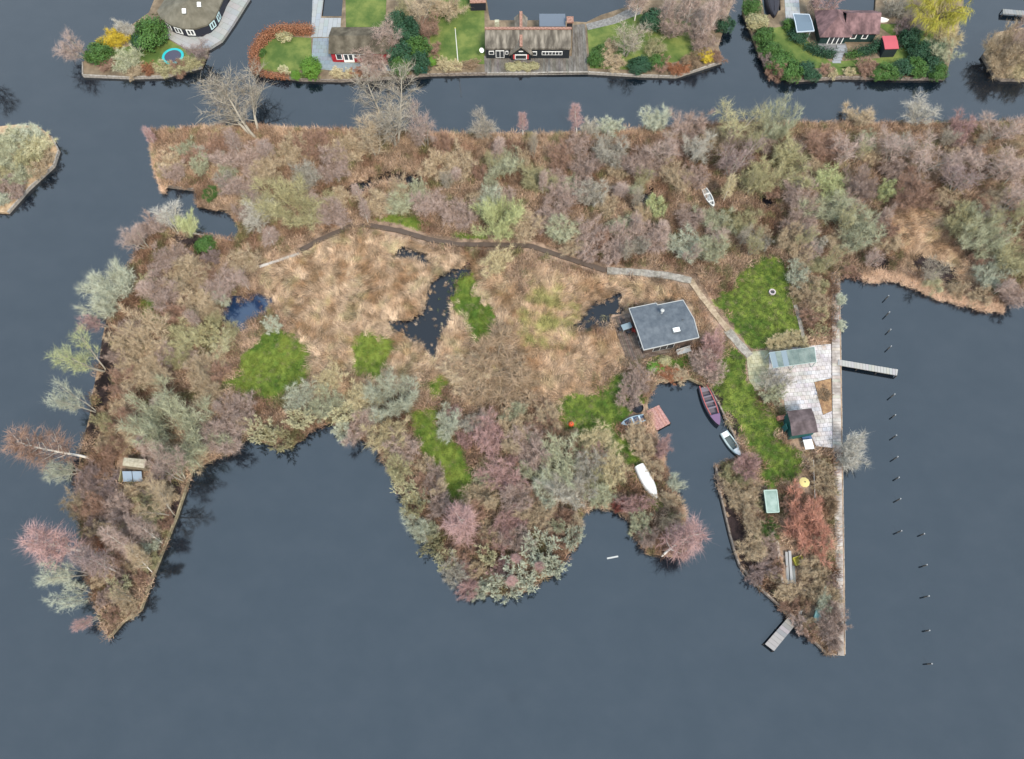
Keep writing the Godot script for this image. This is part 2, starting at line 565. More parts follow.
# ---------------------------------------------------------------- land and water
var island := [[153, 133], [200, 129], [260, 128], [330, 132], [400, 135], [480, 136], [560, 136], [640, 131], [700, 127], [760, 125], [830, 125], [900, 126], [1000, 124], [1110, 122], [1120, 240], [1100, 300], [1040, 300], [999, 304], [972, 299], [934, 290], [913, 280], [889, 271], [862, 275], [838, 274],
	[840, 350], [843, 560], [844, 655], [825, 653], [795, 624], [784, 611], [760, 589], [739, 566], [734, 552], [729, 534], [721, 500], [715, 466], [743, 457], [727, 423], [717, 403], [708, 389], [699, 384], [688, 379], [657, 382], [651, 392], [647, 405], [651, 431], [656, 445], [663, 466], [670, 486], [679, 503], [686, 520], [686, 548], [672, 558], [648, 554], [636, 536],
	[629, 521], [617, 512], [600, 508], [586, 510], [578, 522], [575, 545], [560, 566], [535, 586], [505, 595], [482, 592], [465, 583], [450, 568], [434, 547], [418, 532], [410, 520], [404, 500], [396, 482], [386, 466], [381, 450], [369, 442], [355, 438], [332, 424], [314, 429], [290, 449], [262, 443], [250, 433], [236, 452], [218, 459], [193, 471],
	[178, 516], [162, 556], [150, 587], [142, 610], [124, 622], [110, 638], [96, 602], [85, 560], [80, 511], [81, 458], [86, 437], [91, 417], [95, 389], [100, 364], [104, 338], [110, 312], [124, 280], [138, 255], [150, 238], [164, 229], [190, 234], [236, 243], [240, 228], [230, 212], [198, 208], [197, 191], [165, 187], [155, 161]]
var garden_west := [[84, 64], [84, 77], [132, 79], [165, 78], [203, 68], [211, 46], [222, 33], [234, 17], [246, -2], [262, -30], [190, -45], [158, -6], [150, 14], [128, 30], [104, 44], [94, 54]]
var garden_red := [[252, 72], [264, 76], [300, 81], [340, 82], [380, 80], [430, 76], [487, 75], [588, 74], [640, 77], [676, 78], [722, 63], [718, 48], [728, 16], [740, -20], [640, -24], [628, 8], [600, 17], [586, 24], [548, 22], [490, 22], [486, -2], [484, -32], [346, -36], [342, 18], [322, 18], [327, -34], [315, -34], [312, 26], [280, 26], [262, 34], [253, 52]]
var garden_east := [[742, 14], [750, 34], [757, 52], [768, 72], [790, 82], [840, 79], [900, 80], [944, 80], [955, 42], [962, 4], [964, -28], [876, -14], [874, 14], [812, 9], [800, -26], [778, -26], [780, 12], [764, 18], [760, -6], [746, -20]]
var islet_east := [[981, 57], [992, 76], [1000, 81], [1060, 82], [1080, 40], [1030, 28], [996, 34]]
var islet_west := [[-30, 150], [0, 128], [20, 126], [40, 128], [53, 138], [60, 152], [55, 167], [30, 190], [9, 214], [-6, 213], [-24, 196]]
var islet_far := [[-60, 30], [-20, 48], [-6, 62], [-8, 80], [-50, 84]]
var reed_areas := [[[262, 262], [330, 236], [395, 234], [445, 250], [500, 262], [520, 290], [530, 345], [575, 330], [622, 335], [628, 362], [585, 392], [545, 404], [470, 402], [430, 378], [400, 392], [380, 404], [345, 412], [312, 392], [300, 345], [268, 300]], [[520, 268], [610, 276], [690, 288], [712, 330], [700, 345], [640, 300], [610, 320], [560, 320]]]
var clearings := [[[883, 214], [910, 208], [938, 208], [943, 236], [978, 278], [970, 292], [934, 288], [904, 272], [896, 242]]]
var moss_areas := [[[516, 300], [540, 285], [575, 300], [580, 335], [560, 352], [520, 348]]]
var lawns := [[[219, 388], [242, 355], [270, 328], [300, 336], [312, 365], [302, 395], [268, 405]], [[354, 347], [360, 336], [374, 331], [388, 335], [395, 346], [391, 359], [382, 373], [371, 386], [361, 375], [356, 361]], [[454, 282], [460, 270], [474, 268], [480, 298], [499, 324], [494, 344], [472, 342], [455, 312]], [[425, 382], [445, 374], [454, 385], [442, 402], [428, 400]], [[406, 406], [438, 406], [456, 438], [478, 468], [478, 505], [448, 504], [427, 460], [412, 436]],
	[[555, 402], [600, 386], [625, 368], [645, 380], [642, 402], [622, 432], [640, 450], [655, 480], [668, 505], [655, 515], [635, 480], [610, 452], [572, 448], [556, 425]], [[716, 305], [735, 268], [760, 256], [785, 260], [795, 300], [803, 345], [775, 349], [750, 352], [735, 333]], [[696, 362], [740, 348], [752, 365], [762, 400], [777, 410], [781, 440], [797, 450], [800, 487], [770, 490], [755, 470], [745, 440], [725, 410], [708, 385]], [[648, 362], [685, 352], [696, 370], [660, 376]], [[370, 215], [420, 218], [430, 232], [380, 228]], [[450, 235], [485, 236], [488, 243], [455, 243]], [[140, 300], [165, 300], [170, 330], [150, 335]]]
var ponds := [[[433, 280], [448, 272], [468, 262], [475, 266], [453, 280], [453, 308], [447, 331], [432, 362], [422, 347], [403, 335], [388, 325], [412, 322], [427, 307]], [[390, 254], [405, 247], [428, 258], [428, 269], [410, 266]], [[572, 328], [588, 301], [618, 294], [623, 318], [604, 330]], [[332, 200], [350, 186], [385, 174], [402, 169], [422, 180], [417, 190], [395, 182], [375, 188], [350, 203]], [[220, 326], [226, 302], [250, 292], [272, 300], [262, 322], [244, 336]], [[626, 207], [640, 194], [656, 188], [660, 198], [640, 210]], [[460, 199], [474, 193], [478, 204]], [[752, 198], [760, 192], [776, 196], [777, 212], [768, 216]]]
var peat_areas := [[[862, 262], [880, 255], [893, 266], [884, 276], [866, 276]], [[908, 264], [924, 255], [948, 266], [957, 286], [936, 283]], [[104, 332], [120, 338], [122, 370], [104, 432], [96, 462], [82, 470]], [[176, 476], [192, 476], [160, 560], [150, 560]], [[720, 480], [738, 488], [744, 520], [766, 560], [770, 592], [740, 560]], [[660, 450], [670, 470], [690, 520], [680, 510]], [[150, 232], [200, 236], [230, 262], [200, 262]]]
var bracken_areas := [[[160, 134], [330, 136], [330, 165], [170, 185]], [[900, 205], [940, 215], [975, 285], [945, 262], [910, 235]], [[640, 270], [720, 285], [720, 345], [700, 345]], [[330, 132], [1024, 128], [1024, 150], [330, 150]]]
var built := [[[609, 316], [630, 309], [684, 298], [696, 318], [702, 340], [694, 350], [627, 364]], [[744, 351], [770, 347.5], [834, 342.5], [836, 272], [842, 272], [846, 656], [836, 658], [834, 452], [800, 454], [784, 438], [782, 412], [766, 391], [755, 393], [747, 381]],
	[[296, 248], [318, 235], [352, 220], [354, 231], [321, 246], [300, 257]], [[370, 220], [400, 225], [430, 234], [460, 239], [490, 239], [530, 240], [560, 250], [606, 265], [640, 267], [694, 275], [707, 294], [733, 328], [753, 352], [745, 360], [721, 337], [695, 302], [684, 288], [640, 280], [601, 278], [554, 263], [526, 254], [490, 253], [430, 248], [396, 238], [370, 233]],
	[[762, 488], [779, 487], [782, 514], [764, 516]], [[774, 540], [797, 548], [798, 586], [780, 587]], [[636, 463], [644, 462], [660, 498], [656, 501], [648, 490]], [[619, 423], [640, 402], [648, 408], [646, 422], [624, 428]], [[602, 449], [606, 447], [621, 470], [616, 474]], [[257, 265], [300, 251], [301, 256], [260, 270]], [[118, 455], [149, 457], [147, 484], [117, 484]], [[699, 186], [708, 186], [718, 209], [710, 213]], [[793, 304], [798, 304], [808, 346], [803, 346]], [[788, 612], [800, 608], [812, 600], [820, 608], [824, 622], [812, 625]], [[568, 422], [575, 422], [575, 428], [568, 428]], [[795, 478], [812, 478], [813, 500], [796, 490]]]
# lines of edging and, in pixels, how wide the bare peat behind them is
var bare_edges := [[[194, 470, -9, -2], [178, 516, -10, -3], [162, 556, -8, -3], [150, 587, -4, -2], [141, 611, -3, -3]], [[107, 320, 14, 0], [100, 364, 17, 0], [95, 389, 18, 0], [91, 417, 15, 0], [86, 437, 11, 0], [81, 470, 7, 0]], [[715, 470, 8, 0], [721, 500, 9, 0], [729, 534, 10, 0], [739, 566, 12, -3], [760, 589, 8, -5], [784, 611, 4, -3], [824, 652, 3, -3]], [[651, 431, -5, 0], [663, 466, -5, 0], [679, 503, -5, 0], [686, 520, -5, 0]], [[740, 457, 6, -4], [727, 423, 5, -3], [717, 403, 4, -3], [708, 389, 4, -3]]]
# zone:                  0 none, 1 litter, 2 reed straw, 3 lawn, 4 pond, 5 moss, 7 peat, 8 bracken
var zone_paint := {0: [Color(0.20, 0.14, 0.09), Color(0.30, 0.21, 0.14)], 1: [Color(0.055, 0.037, 0.028), Color(0.25, 0.175, 0.12)], 2: [Color(0.075, 0.05, 0.03), Color(0.36, 0.265, 0.175)], 3: [Color(0.045, 0.085, 0.014), Color(0.145, 0.18, 0.034)], 4: [Color(0.03, 0.022, 0.018), Color(0.06, 0.045, 0.03)], 5: [Color(0.26, 0.24, 0.09), Color(0.46, 0.36, 0.19)], 7: [Color(0.008, 0.006, 0.006), Color(0.04, 0.027, 0.026)], 8: [Color(0.22, 0.14, 0.095), Color(0.48, 0.33, 0.24)], 6: [Color(0.10, 0.07, 0.05), Color(0.30, 0.21, 0.15)], 9: [Color(0.14, 0.085, 0.05), Color(0.46, 0.31, 0.20)]}


func paint_zone(areas: Array, value: int) -> void:
	for a in areas:
		var poly: PackedVector2Array = outline(a)
		var lo := poly[0]
		var hi := poly[0]
		for p in poly:
			lo = lo.min(p)
			hi = hi.max(p)
		for j in range(maxi(0, int((lo.y - zone_origin.y) * ZONE_RES) - 6), mini(zone_h, int((hi.y - zone_origin.y) * ZONE_RES) + 6)):
			for i in range(maxi(0, int((lo.x - zone_origin.x) * ZONE_RES) - 6), mini(zone_w, int((hi.x - zone_origin.x) * ZONE_RES) + 6)):
				var x := zone_origin.x + (i + 0.5) / ZONE_RES
				var z := zone_origin.y + (j + 0.5) / ZONE_RES
				var rag := 0.0 if value in [1, 6] else 1.3
				var q := Vector2(x + wave.get_noise_2d(x * 9.0, z * 9.0) * rag, z + wave.get_noise_2d(x * 9.0 + 300.0, z * 9.0) * rag)
				if Geometry2D.is_point_in_polygon(q, poly) and Geometry2D.is_point_in_polygon(q + Vector2(0.017, 0.043), poly) and (value == 1 or zone_map[j * zone_w + i] != 0):
					zone_map[j * zone_w + i] = value


func make_zones() -> void:
	var poly: PackedVector2Array = land[0]
	var lo := poly[0]
	var hi := poly[0]
	for p in poly:
		lo = lo.min(p)
		hi = hi.max(p)
	zone_origin = lo - Vector2(2, 2)
	zone_w = int((hi.x - lo.x + 4.0) * ZONE_RES)
	zone_h = int((hi.y - lo.y + 4.0) * ZONE_RES)
	zone_map.resize(zone_w * zone_h)
	paint_zone([island], 1)
	paint_zone(bracken_areas, 8)
	paint_zone(reed_areas, 2)
	paint_zone(moss_areas, 5)
	paint_zone(clearings, 9)
	paint_zone(peat_areas, 7)
	paint_zone(lawns, 3)
	paint_zone(ponds, 4)
	paint_zone(built, 6)
	for line in bare_edges:
		for k in line.size() - 1:
			paint_zone([[[line[k][0], line[k][1]], [line[k + 1][0], line[k + 1][1]], [line[k + 1][0] + line[k][2], line[k + 1][1] + line[k][3]], [line[k][0] + line[k][2], line[k][1] + line[k][3]]]], 7)


# What the ground is covered with, as a picture of it laid out in metres
func ground_picture() -> ImageTexture:
	var per := 10.0
	var w := int(zone_w / ZONE_RES * per)
	var h := int(zone_h / ZONE_RES * per)
	var data := PackedByteArray()
	data.resize(w * h * 3)
	var lo := []
	var span := []
	for k in 10:
		var q: Array = zone_paint.get(k, zone_paint[1])
		lo.append(Vector3(q[0].r, q[0].g, q[0].b))
		span.append(Vector3(q[1].r - q[0].r, q[1].g - q[0].g, q[1].b - q[0].b))
	var curve := PackedByteArray()
	curve.resize(1025)
	for k in 1025:
		curve[k] = int(255.0 * Color(k / 1024.0, 0, 0).linear_to_srgb().r + 0.5)
	var pr := RandomNumberGenerator.new()
	pr.seed = 5
	var at_byte := 0
	for j in h:
		var z := zone_origin.y + j / per
		for i in w:
			var x := zone_origin.x + i / per
			var n := ripple.get_noise_2d(x, z)
			var q := zone_at(x + n * 0.8 + pr.randf_range(-0.15, 0.15), z + pr.randf_range(-0.3, 0.3))
			var t := clampf(0.5 + 0.75 * n + 0.55 * blotch.get_noise_2d(x, z) + pr.randf_range(-0.3, 0.3), 0.0, 1.0)
			var c: Vector3 = lo[q] + span[q] * t
			data[at_byte] = curve[int(c.x * 1024.0)]
			data[at_byte + 1] = curve[int(c.y * 1024.0)]
			data[at_byte + 2] = curve[int(c.z * 1024.0)]
			at_byte += 3
	return ImageTexture.create_from_image(Image.create_from_data(w, h, false, Image.FORMAT_RGB8, data))


func make_island() -> void:
	var poly: PackedVector2Array = land[0]
	var mb := Shape.new()
	var cell := 0.6
	var nx := int(zone_w / ZONE_RES / cell)
	var nz := int(zone_h / ZONE_RES / cell)
	var inside := PackedByteArray()
	inside.resize((nx + 1) * (nz + 1))
	for j in nz + 1:
		for i in nx + 1:
			inside[j * (nx + 1) + i] = 1 if Geometry2D.is_point_in_polygon(zone_origin + Vector2(i, j) * cell, poly) and Geometry2D.is_point_in_polygon(zone_origin + Vector2(i, j) * cell + Vector2(0.017, 0.043), poly) else 0
	for j in nz:
		for i in nx:
			var k := j * (nx + 1) + i
			var sum := inside[k] + inside[k + 1] + inside[k + nx + 1] + inside[k + nx + 2]
			if sum == 0:
				continue
			var p := zone_origin + Vector2(i, j) * cell
			var square := PackedVector2Array([p, p + Vector2(cell, 0), p + Vector2(cell, cell), p + Vector2(0, cell)])
			if sum == 4:
				put_ground(mb, square[0], square[1], square[2])
				put_ground(mb, square[0], square[2], square[3])
			else:
				for piece in Geometry2D.intersect_polygons(square, poly):
					var t := Geometry2D.triangulate_polygon(piece)
					for q in range(0, t.size(), 3):
						var a: Vector2 = piece[t[q]]
						var b: Vector2 = piece[t[q + 1]]
						var d: Vector2 = piece[t[q + 2]]
						if (b - a).cross(d - a) > 0.0:
							put_ground(mb, a, b, d)
						else:
							put_ground(mb, a, d, b)
	var o := structure("ground", mb, null, "brown marshy island ground with straw-coloured reed beds and green clearings", "ground")
	var m := StandardMaterial3D.new()
	m.albedo_texture = ground_picture()
	m.roughness = 0.95
	m.metallic_specular = 0.25
	o.material_override = m
	# the vertical bank below
	var bank := Shape.new()
	if not Geometry2D.is_polygon_clockwise(poly):
		poly = poly.duplicate()
		poly.reverse()
	for k in poly.size():
		var a := poly[k]
		var b := poly[(k + 1) % poly.size()]
		bank.quad(Vector3(b.x, 0.36, b.y), Vector3(b.x, -0.6, b.y), Vector3(a.x, -0.6, a.y), Vector3(a.x, 0.36, a.y))
	structure("bank", bank, mottled("bank", Color(0.03, 0.022, 0.016), Color(0.09, 0.065, 0.045), 3.0), "dark peaty bank of the wooded island at the waterline", "bank")


func put_ground(mb: Shape, a: Vector2, b: Vector2, d: Vector2) -> void:
	var size := Vector2(zone_w, zone_h) / ZONE_RES
	for p in [a, b, d]:
		mb.uv.append((p - zone_origin) / size)
	mb.tri(Vector3(a.x, ground(a.x, a.y), a.y), Vector3(b.x, ground(b.x, b.y), b.y), Vector3(d.x, ground(d.x, d.y), d.y))


func make_water() -> void:
	var m := StandardMaterial3D.new()
	m.albedo_color = Color(0.0045, 0.008, 0.013).linear_to_srgb()
	m.roughness = 0.07
	m.metallic_specular = 0.71
	var f := FastNoiseLite.new()
	f.frequency = 0.006
	f.fractal_octaves = 6
	var t := NoiseTexture2D.new()
	t.width = 1024
	t.height = 1024
	t.seamless = true
	t.noise = f
	t.as_normal_map = true
	t.bump_strength = 1.2
	m.normal_enabled = true
	m.normal_texture = t
	m.normal_scale = 0.14
	m.uv1_triplanar = true
	m.uv1_world_triplanar = true
	m.uv1_scale = Vector3(0.028, 0.028, 0.04)
	var tone_noise := FastNoiseLite.new()  # soft random variation in the base colour of the water
	tone_noise.seed = 9
	tone_noise.frequency = 0.004
	tone_noise.fractal_octaves = 6
	tone_noise.fractal_gain = 0.6
	var ramp := Gradient.new()
	ramp.set_color(0, Color(0.0025, 0.0055, 0.0095).linear_to_srgb())
	ramp.set_color(1, Color(0.0085, 0.0115, 0.0160).linear_to_srgb())
	var tone_map := NoiseTexture2D.new()
	tone_map.width = 1024
	tone_map.height = 1024
	tone_map.seamless = true
	tone_map.noise = tone_noise
	tone_map.color_ramp = ramp
	m.albedo_color = Color.WHITE
	m.albedo_texture = tone_map
	mats["water"] = m
	var mb := Shape.new()
	var s := 3000.0
	mb.quad(Vector3(-s, 0, -s), Vector3(s, 0, -s), Vector3(s, 0, s), Vector3(-s, 0, s))
	structure("water", mb, m, "calm slate-grey lake water around the islands", "water")
	var dark := m.duplicate()
	dark.albedo_texture = null
	dark.albedo_color = Color(0.004, 0.004, 0.006).linear_to_srgb()
	dark.roughness = 0.05
	dark.metallic_specular = 0.5
	var blue := m.duplicate()
	blue.albedo_texture = null
	blue.albedo_color = Color(0.006, 0.020, 0.055).linear_to_srgb()
	var said := ["dark winding pond beside the strip of green turf", "small dark puddle in the reed bed below the boardwalk", "dark reedy pool beside the grey-roofed cabin terrace", "narrow dark ditch curving through the north thicket", "small blue pool between bushes and the mossy clearing", "black ditch water beside the moored white dinghy in the thicket", "tiny dark pool among shrubs above the yellow-green willow", "small grey pool in the thicket above the upper lawn"]
	for k in ponds.size():
		var p := Shape.new()
		var poly: PackedVector2Array = outline(ponds[k])
		var grown := Geometry2D.offset_polygon(poly, 0.9)
		p.slab(grown[0] if grown.size() else poly, -0.2, 0.05)
		structure("pond", p, blue if k == 4 else dark, said[k], "pond")


func make_land(called: String, poly: PackedVector2Array, m: Material, label: String, category := "ground") -> void:
	var mb := Shape.new()
	mb.slab(poly, -0.6, 0.4)
	structure(called, mb, m, label, category)


func sheet(called: String, points: Array, y0: float, y1: float, m: Material, label: String, category: String) -> MeshInstance3D:
	var mb := Shape.new()
	mb.slab(outline(points, y1), y0, y1)
	return structure(called, mb, m, label, category)


# boards set on edge along a bank, a part for each length
func edging(points: Array, label: String, m: Material, width := 0.22, top := 0.52, outward := 0.0) -> void:
	var o := thing("bank_edging", label, "edging", Vector3(at(points[0][0], points[0][1]).x, 0, at(points[0][0], points[0][1]).z))
	for k in points.size() - 1:
		var a := at(points[k][0], points[k][1])
		var b := at(points[k + 1][0], points[k + 1][1])
		var count := maxi(1, int((b - a).length() / 3.0))
		for i in count:
			var p := a.lerp(b, float(i) / count)
			var q := a.lerp(b, float(i + 1) / count) - (b - a).normalized() * 0.02
			var mb := Shape.new()
			var g := 0.85 + 0.3 * absf(sin(k * 3.7 + i * 1.9))
			mb.tint = Color(g, g, g)
			var lift := 0.03 * sin(i * 2.3 + k)
			mb.bar(p + Vector3(0, (top - 0.5) * 0.5 + lift, 0) - o.position, q + Vector3(0, (top - 0.5) * 0.5 + lift, 0) - o.position, width, top + 0.5)
			part("board", mb, m, o)
			var stake := Shape.new()
			stake.tint = Color(0.7, 0.7, 0.7)
			stake.tube(p + Vector3(0, -0.6, 0) - o.position, p + Vector3(0, top + 0.12, 0) - o.position, 0.09, 0.08, 6)
			part("stake", stake, m, o)


# a strip of given width along a line on the ground
func strip(called: String, points: Array, width: float, height: float, m: Material, label: String, category: String) -> void:
	var line := PackedVector2Array()
	for p in points:
		line.append(flat(p[0], p[1], 0.45))
	var mb := Shape.new()
	var left := PackedVector3Array()
	var right := PackedVector3Array()
	var c := Curve2D.new()
	for p in line:
		c.add_point(p)
	var n := int(c.get_baked_length() / 0.7)
	for k in n + 1:
		var p := c.sample_baked(c.get_baked_length() * k / n)
		var q := c.sample_baked(minf(c.get_baked_length(), c.get_baked_length() * k / n + 0.3))
		var b := c.sample_baked(maxf(0.0, c.get_baked_length() * k / n - 0.3))
		var side := (q - b).normalized().orthogonal() * width * 0.5 * (1.0 + 0.08 * sin(k * 1.7))
		left.append(Vector3(p.x + side.x, 0, p.y + side.y))
		right.append(Vector3(p.x - side.x, 0, p.y - side.y))
	var y1 := 0.46 + height
	for k in n:
		var g := 0.82 + 0.36 * absf(sin(k * 4.1))
		mb.tint = Color(g, g, g * 0.97)
		var a := left[k] + Vector3(0, y1, 0)
		var b := left[k + 1] + Vector3(0, y1, 0)
		var d := right[k + 1] + Vector3(0, y1, 0)
		var e := right[k] + Vector3(0, y1, 0)
		var down := Vector3(0, -0.3 - height, 0)
		mb.quad(a, b, d, e)
		mb.quad(b, a, a + down, b + down)
		mb.quad(e, d, d + down, e + down)
	structure(called, mb, m, label, category)


func multi(called: String, label: String, category: String, mesh: Mesh, m: Material, places: Array, colours: Array) -> void:
	var mm := MultiMesh.new()
	mm.transform_format = MultiMesh.TRANSFORM_3D
	mm.use_colors = true
	mm.mesh = mesh
	mm.instance_count = places.size()
	for k in places.size():
		mm.set_instance_transform(k, places[k])
		mm.set_instance_color(k, colours[k])
	var o := MultiMeshInstance3D.new()
	o.name = numbered(called)
	o.multimesh = mm
	o.material_override = m
	add_child(o)
	tag(o, label, category, "", "stuff")


func make_cover() -> void:
	var pr := RandomNumberGenerator.new()
	pr.seed = 77
	rng.seed = 78
	# a tuft of broken reed
	var reed := Shape.new()
	for k in 18:
		var d := Vector3(0.9 + rng.randf_range(-0.5, 0.4), rng.randf_range(0.15, 0.9), rng.randf_range(-0.6, 0.6)).normalized()
		twig(reed, Vector3(rng.randf_range(-0.4, 0.4), 0, rng.randf_range(-0.4, 0.4)), d, rng.randf_range(0.4, 1.05), 0.05)
	var brush := Shape.new()
	for k in 42:
		var p := Vector3(rng.randf_range(-0.5, 0.5), rng.randf_range(0.0, 0.35), rng.randf_range(-0.5, 0.5))
		twig(brush, p, (any_way() + Vector3(0, 0.7, 0)).normalized(), rng.randf_range(0.3, 0.8), 0.05)
	var blade := Shape.new()
	for k in 16:
		var p := Vector3(rng.randf_range(-0.25, 0.25), 0, rng.randf_range(-0.25, 0.25))
		twig(blade, p, (any_way() * 0.8 + Vector3(0, 0.7, 0)).normalized(), rng.randf_range(0.1, 0.26), 0.05)
	var reeds := []
	var reed_c := []
	var brushes := []
	var brush_c := []
	var grass := []
	var grass_c := []
	var lo := zone_origin
	var size := Vector2(zone_w, zone_h) / ZONE_RES
	for k in 340000:
		var x := lo.x + pr.randf() * size.x
		var z := lo.y + pr.randf() * size.y
		var q := zone_at(x, z)
		if q == 0 or q == 6:
			continue
		var aside := zone_at(x + pr.randfn(0.0, 0.45 if q != 4 else 0.9), z + pr.randfn(0.0, 0.45 if q != 4 else 0.9))
		var wet := q == 4
		if aside in [1, 2, 3, 5, 8, 9] and (q != 4 or pr.randf() < 0.5):
			q = aside
		if q == 4:
			continue
		var pick := pr.randf()
		var tone := blotch.get_noise_2d(x * 1.3, z * 1.3)
		var fine := ripple.get_noise_2d(x * 0.7 + 90.0, z * 0.7)
		var y := 0.06 if wet else ground(x, z)
		if q == 2 or q == 5 or q == 9:
			if pick < 0.62:
				var a := 2.5 * wave.get_noise_2d(x * 3.0, z * 3.0) * PI + pr.randf_range(-1.3, 1.3)
				var s := pr.randf_range(0.45, 1.15) * (0.6 if wet else 1.0)
				reeds.append(Transform3D(Basis(Vector3.UP, a).scaled(Vector3(s, s * pr.randf_range(0.7, 1.5), s)), Vector3(x, y - 0.02, z)))
				var c := Color(0.62, 0.465, 0.335).lerp(Color(0.36, 0.215, 0.12), clampf(0.40 + tone * 0.9 + fine * 1.1, 0, 1))
				var sedge := ripple.get_noise_2d(x * 0.6 + 40.0, z * 0.6) + 0.5 * tone + pr.randf_range(-0.15, 0.15)
				c = c.lerp(Color(0.25, 0.175, 0.105), 0.6 * smoothstep(0.0, 0.5, sedge))
				c = c.lerp(Color(0.32, 0.31, 0.15), 0.5 * smoothstep(-0.1, -0.6, sedge))
				if q == 9 or x > 2.0:
					c = c.lerp(Color(0.57, 0.37, 0.23), 0.3)
				if q == 5:
					c = c.lerp(Color(0.33, 0.34, 0.12), clampf(0.45 + fine * 1.8, 0, 1) * 0.8)
				reed_c.append(c * (pr.randf_range(0.95, 1.45) if pr.randf() < 0.55 else pr.randf_range(0.3, 0.75)))
		elif q == 3:
			if pick > 0.965:
				var s := pr.randf_range(0.3, 0.7)
				brushes.append(Transform3D(Basis(Vector3.UP, pr.randf() * TAU).scaled(Vector3(s, s * 0.5, s)), Vector3(x, y - 0.03, z)))
				brush_c.append(Color(0.24, 0.20, 0.12) * pr.randf_range(0.4, 1.2))
			elif pick < 0.75:
				var s := pr.randf_range(0.6, 1.2)
				grass.append(Transform3D(Basis(Vector3.UP, pr.randf() * TAU).scaled(Vector3(s, s, s)), Vector3(x, y - 0.01, z)))
				var blade_c := Color(0.070, 0.128, 0.022).lerp(Color(0.185, 0.215, 0.042), clampf(0.4 + tone * 1.4 + fine * 0.5, 0, 1))
				if x > 3.0:
					blade_c = blade_c.lerp(Color(0.062, 0.105, 0.035), 0.6)
				grass_c.append(blade_c * pr.randf_range(0.5, 1.35))
		else:
			var share := 0.40 if q != 7 else 0.0
			if pick < share:
				var s := pr.randf_range(0.5, 1.3)
				brushes.append(Transform3D(Basis(Vector3.UP, pr.randf() * TAU).scaled(Vector3(s, s * pr.randf_range(0.6, 1.7), s)), Vector3(x, y - 0.03, z)))
				var c := Color(0.47, 0.335, 0.24).lerp(Color(0.36, 0.215, 0.155) if q == 8 else Color(0.26, 0.155, 0.105), clampf(0.5 + tone * 1.6 + fine, 0, 1))
				if q == 8:
					c = c.lerp(Color(0.44, 0.31, 0.21), 0.4)
				if fine > 0.28:
					c = c.lerp(Color(0.19, 0.22, 0.09), 0.6)
				brush_c.append(c * (pr.randf_range(0.95, 1.5) if pr.randf() < 0.5 else pr.randf_range(0.35, 0.8)))
			elif q != 7 and pick < share + 0.1:
				var s := pr.randf_range(0.5, 1.1)
				reeds.append(Transform3D(Basis(Vector3.UP, pr.randf() * TAU).scaled(Vector3(s, s, s)), Vector3(x, y - 0.02, z)))
				reed_c.append((Color(0.48, 0.32, 0.20) if q != 8 else Color(0.52, 0.34, 0.23)) * pr.randf_range(0.7, 1.15))
	# the pale reed fringe along the north bank and the bare reed edges of the islets
	for line in [[[153, 135], [200, 130], [260, 129], [330, 133], [400, 136], [480, 137], [560, 137], [640, 132], [700, 128], [760, 126], [830, 126], [900, 127], [1030, 125]], [[156, 137], [158, 161], [167, 186]], [[648, 410], [656, 446], [664, 468], [676, 500], [684, 516]], [[860, 273], [890, 271], [914, 280], [935, 290], [972, 299], [1000, 303]]]:
		for i in line.size() - 1:
			var a := at(line[i][0], line[i][1])
			var b := at(line[i + 1][0], line[i + 1][1])
			for k in int((b - a).length() * 26.0):
				var p := a.lerp(b, pr.randf()) + Vector3(0, 0, pr.randf_range(-0.1, 2.0))
				var s := pr.randf_range(0.6, 1.1)
				reeds.append(Transform3D(Basis(Vector3.UP, pr.randf() * TAU).scaled(Vector3(s, s * 1.2, s)), Vector3(p.x, 0.34, p.z)))
				reed_c.append(Color(0.66, 0.46, 0.325) * pr.randf_range(0.7, 1.25))
	var m := plain(1.0, 1.0, 1.0, 0.85, 0.25)
	multi("reeds", "flattened straw-coloured reeds covering the marsh in the middle of the island", "reeds", reed.done(), m, reeds, reed_c)
	multi("undergrowth", "tangled brown brambles and dead stems under the bare trees", "undergrowth", brush.done(), m, brushes, brush_c)
	multi("grass", "short green grass of the island clearings and lawns", "grass", blade.done(), m, grass, grass_c)


# ---------------------------------------------------------------- built things
func yaw(a: Vector3, b: Vector3) -> float:
	return atan2(-(b.z - a.z), b.x - a.x)


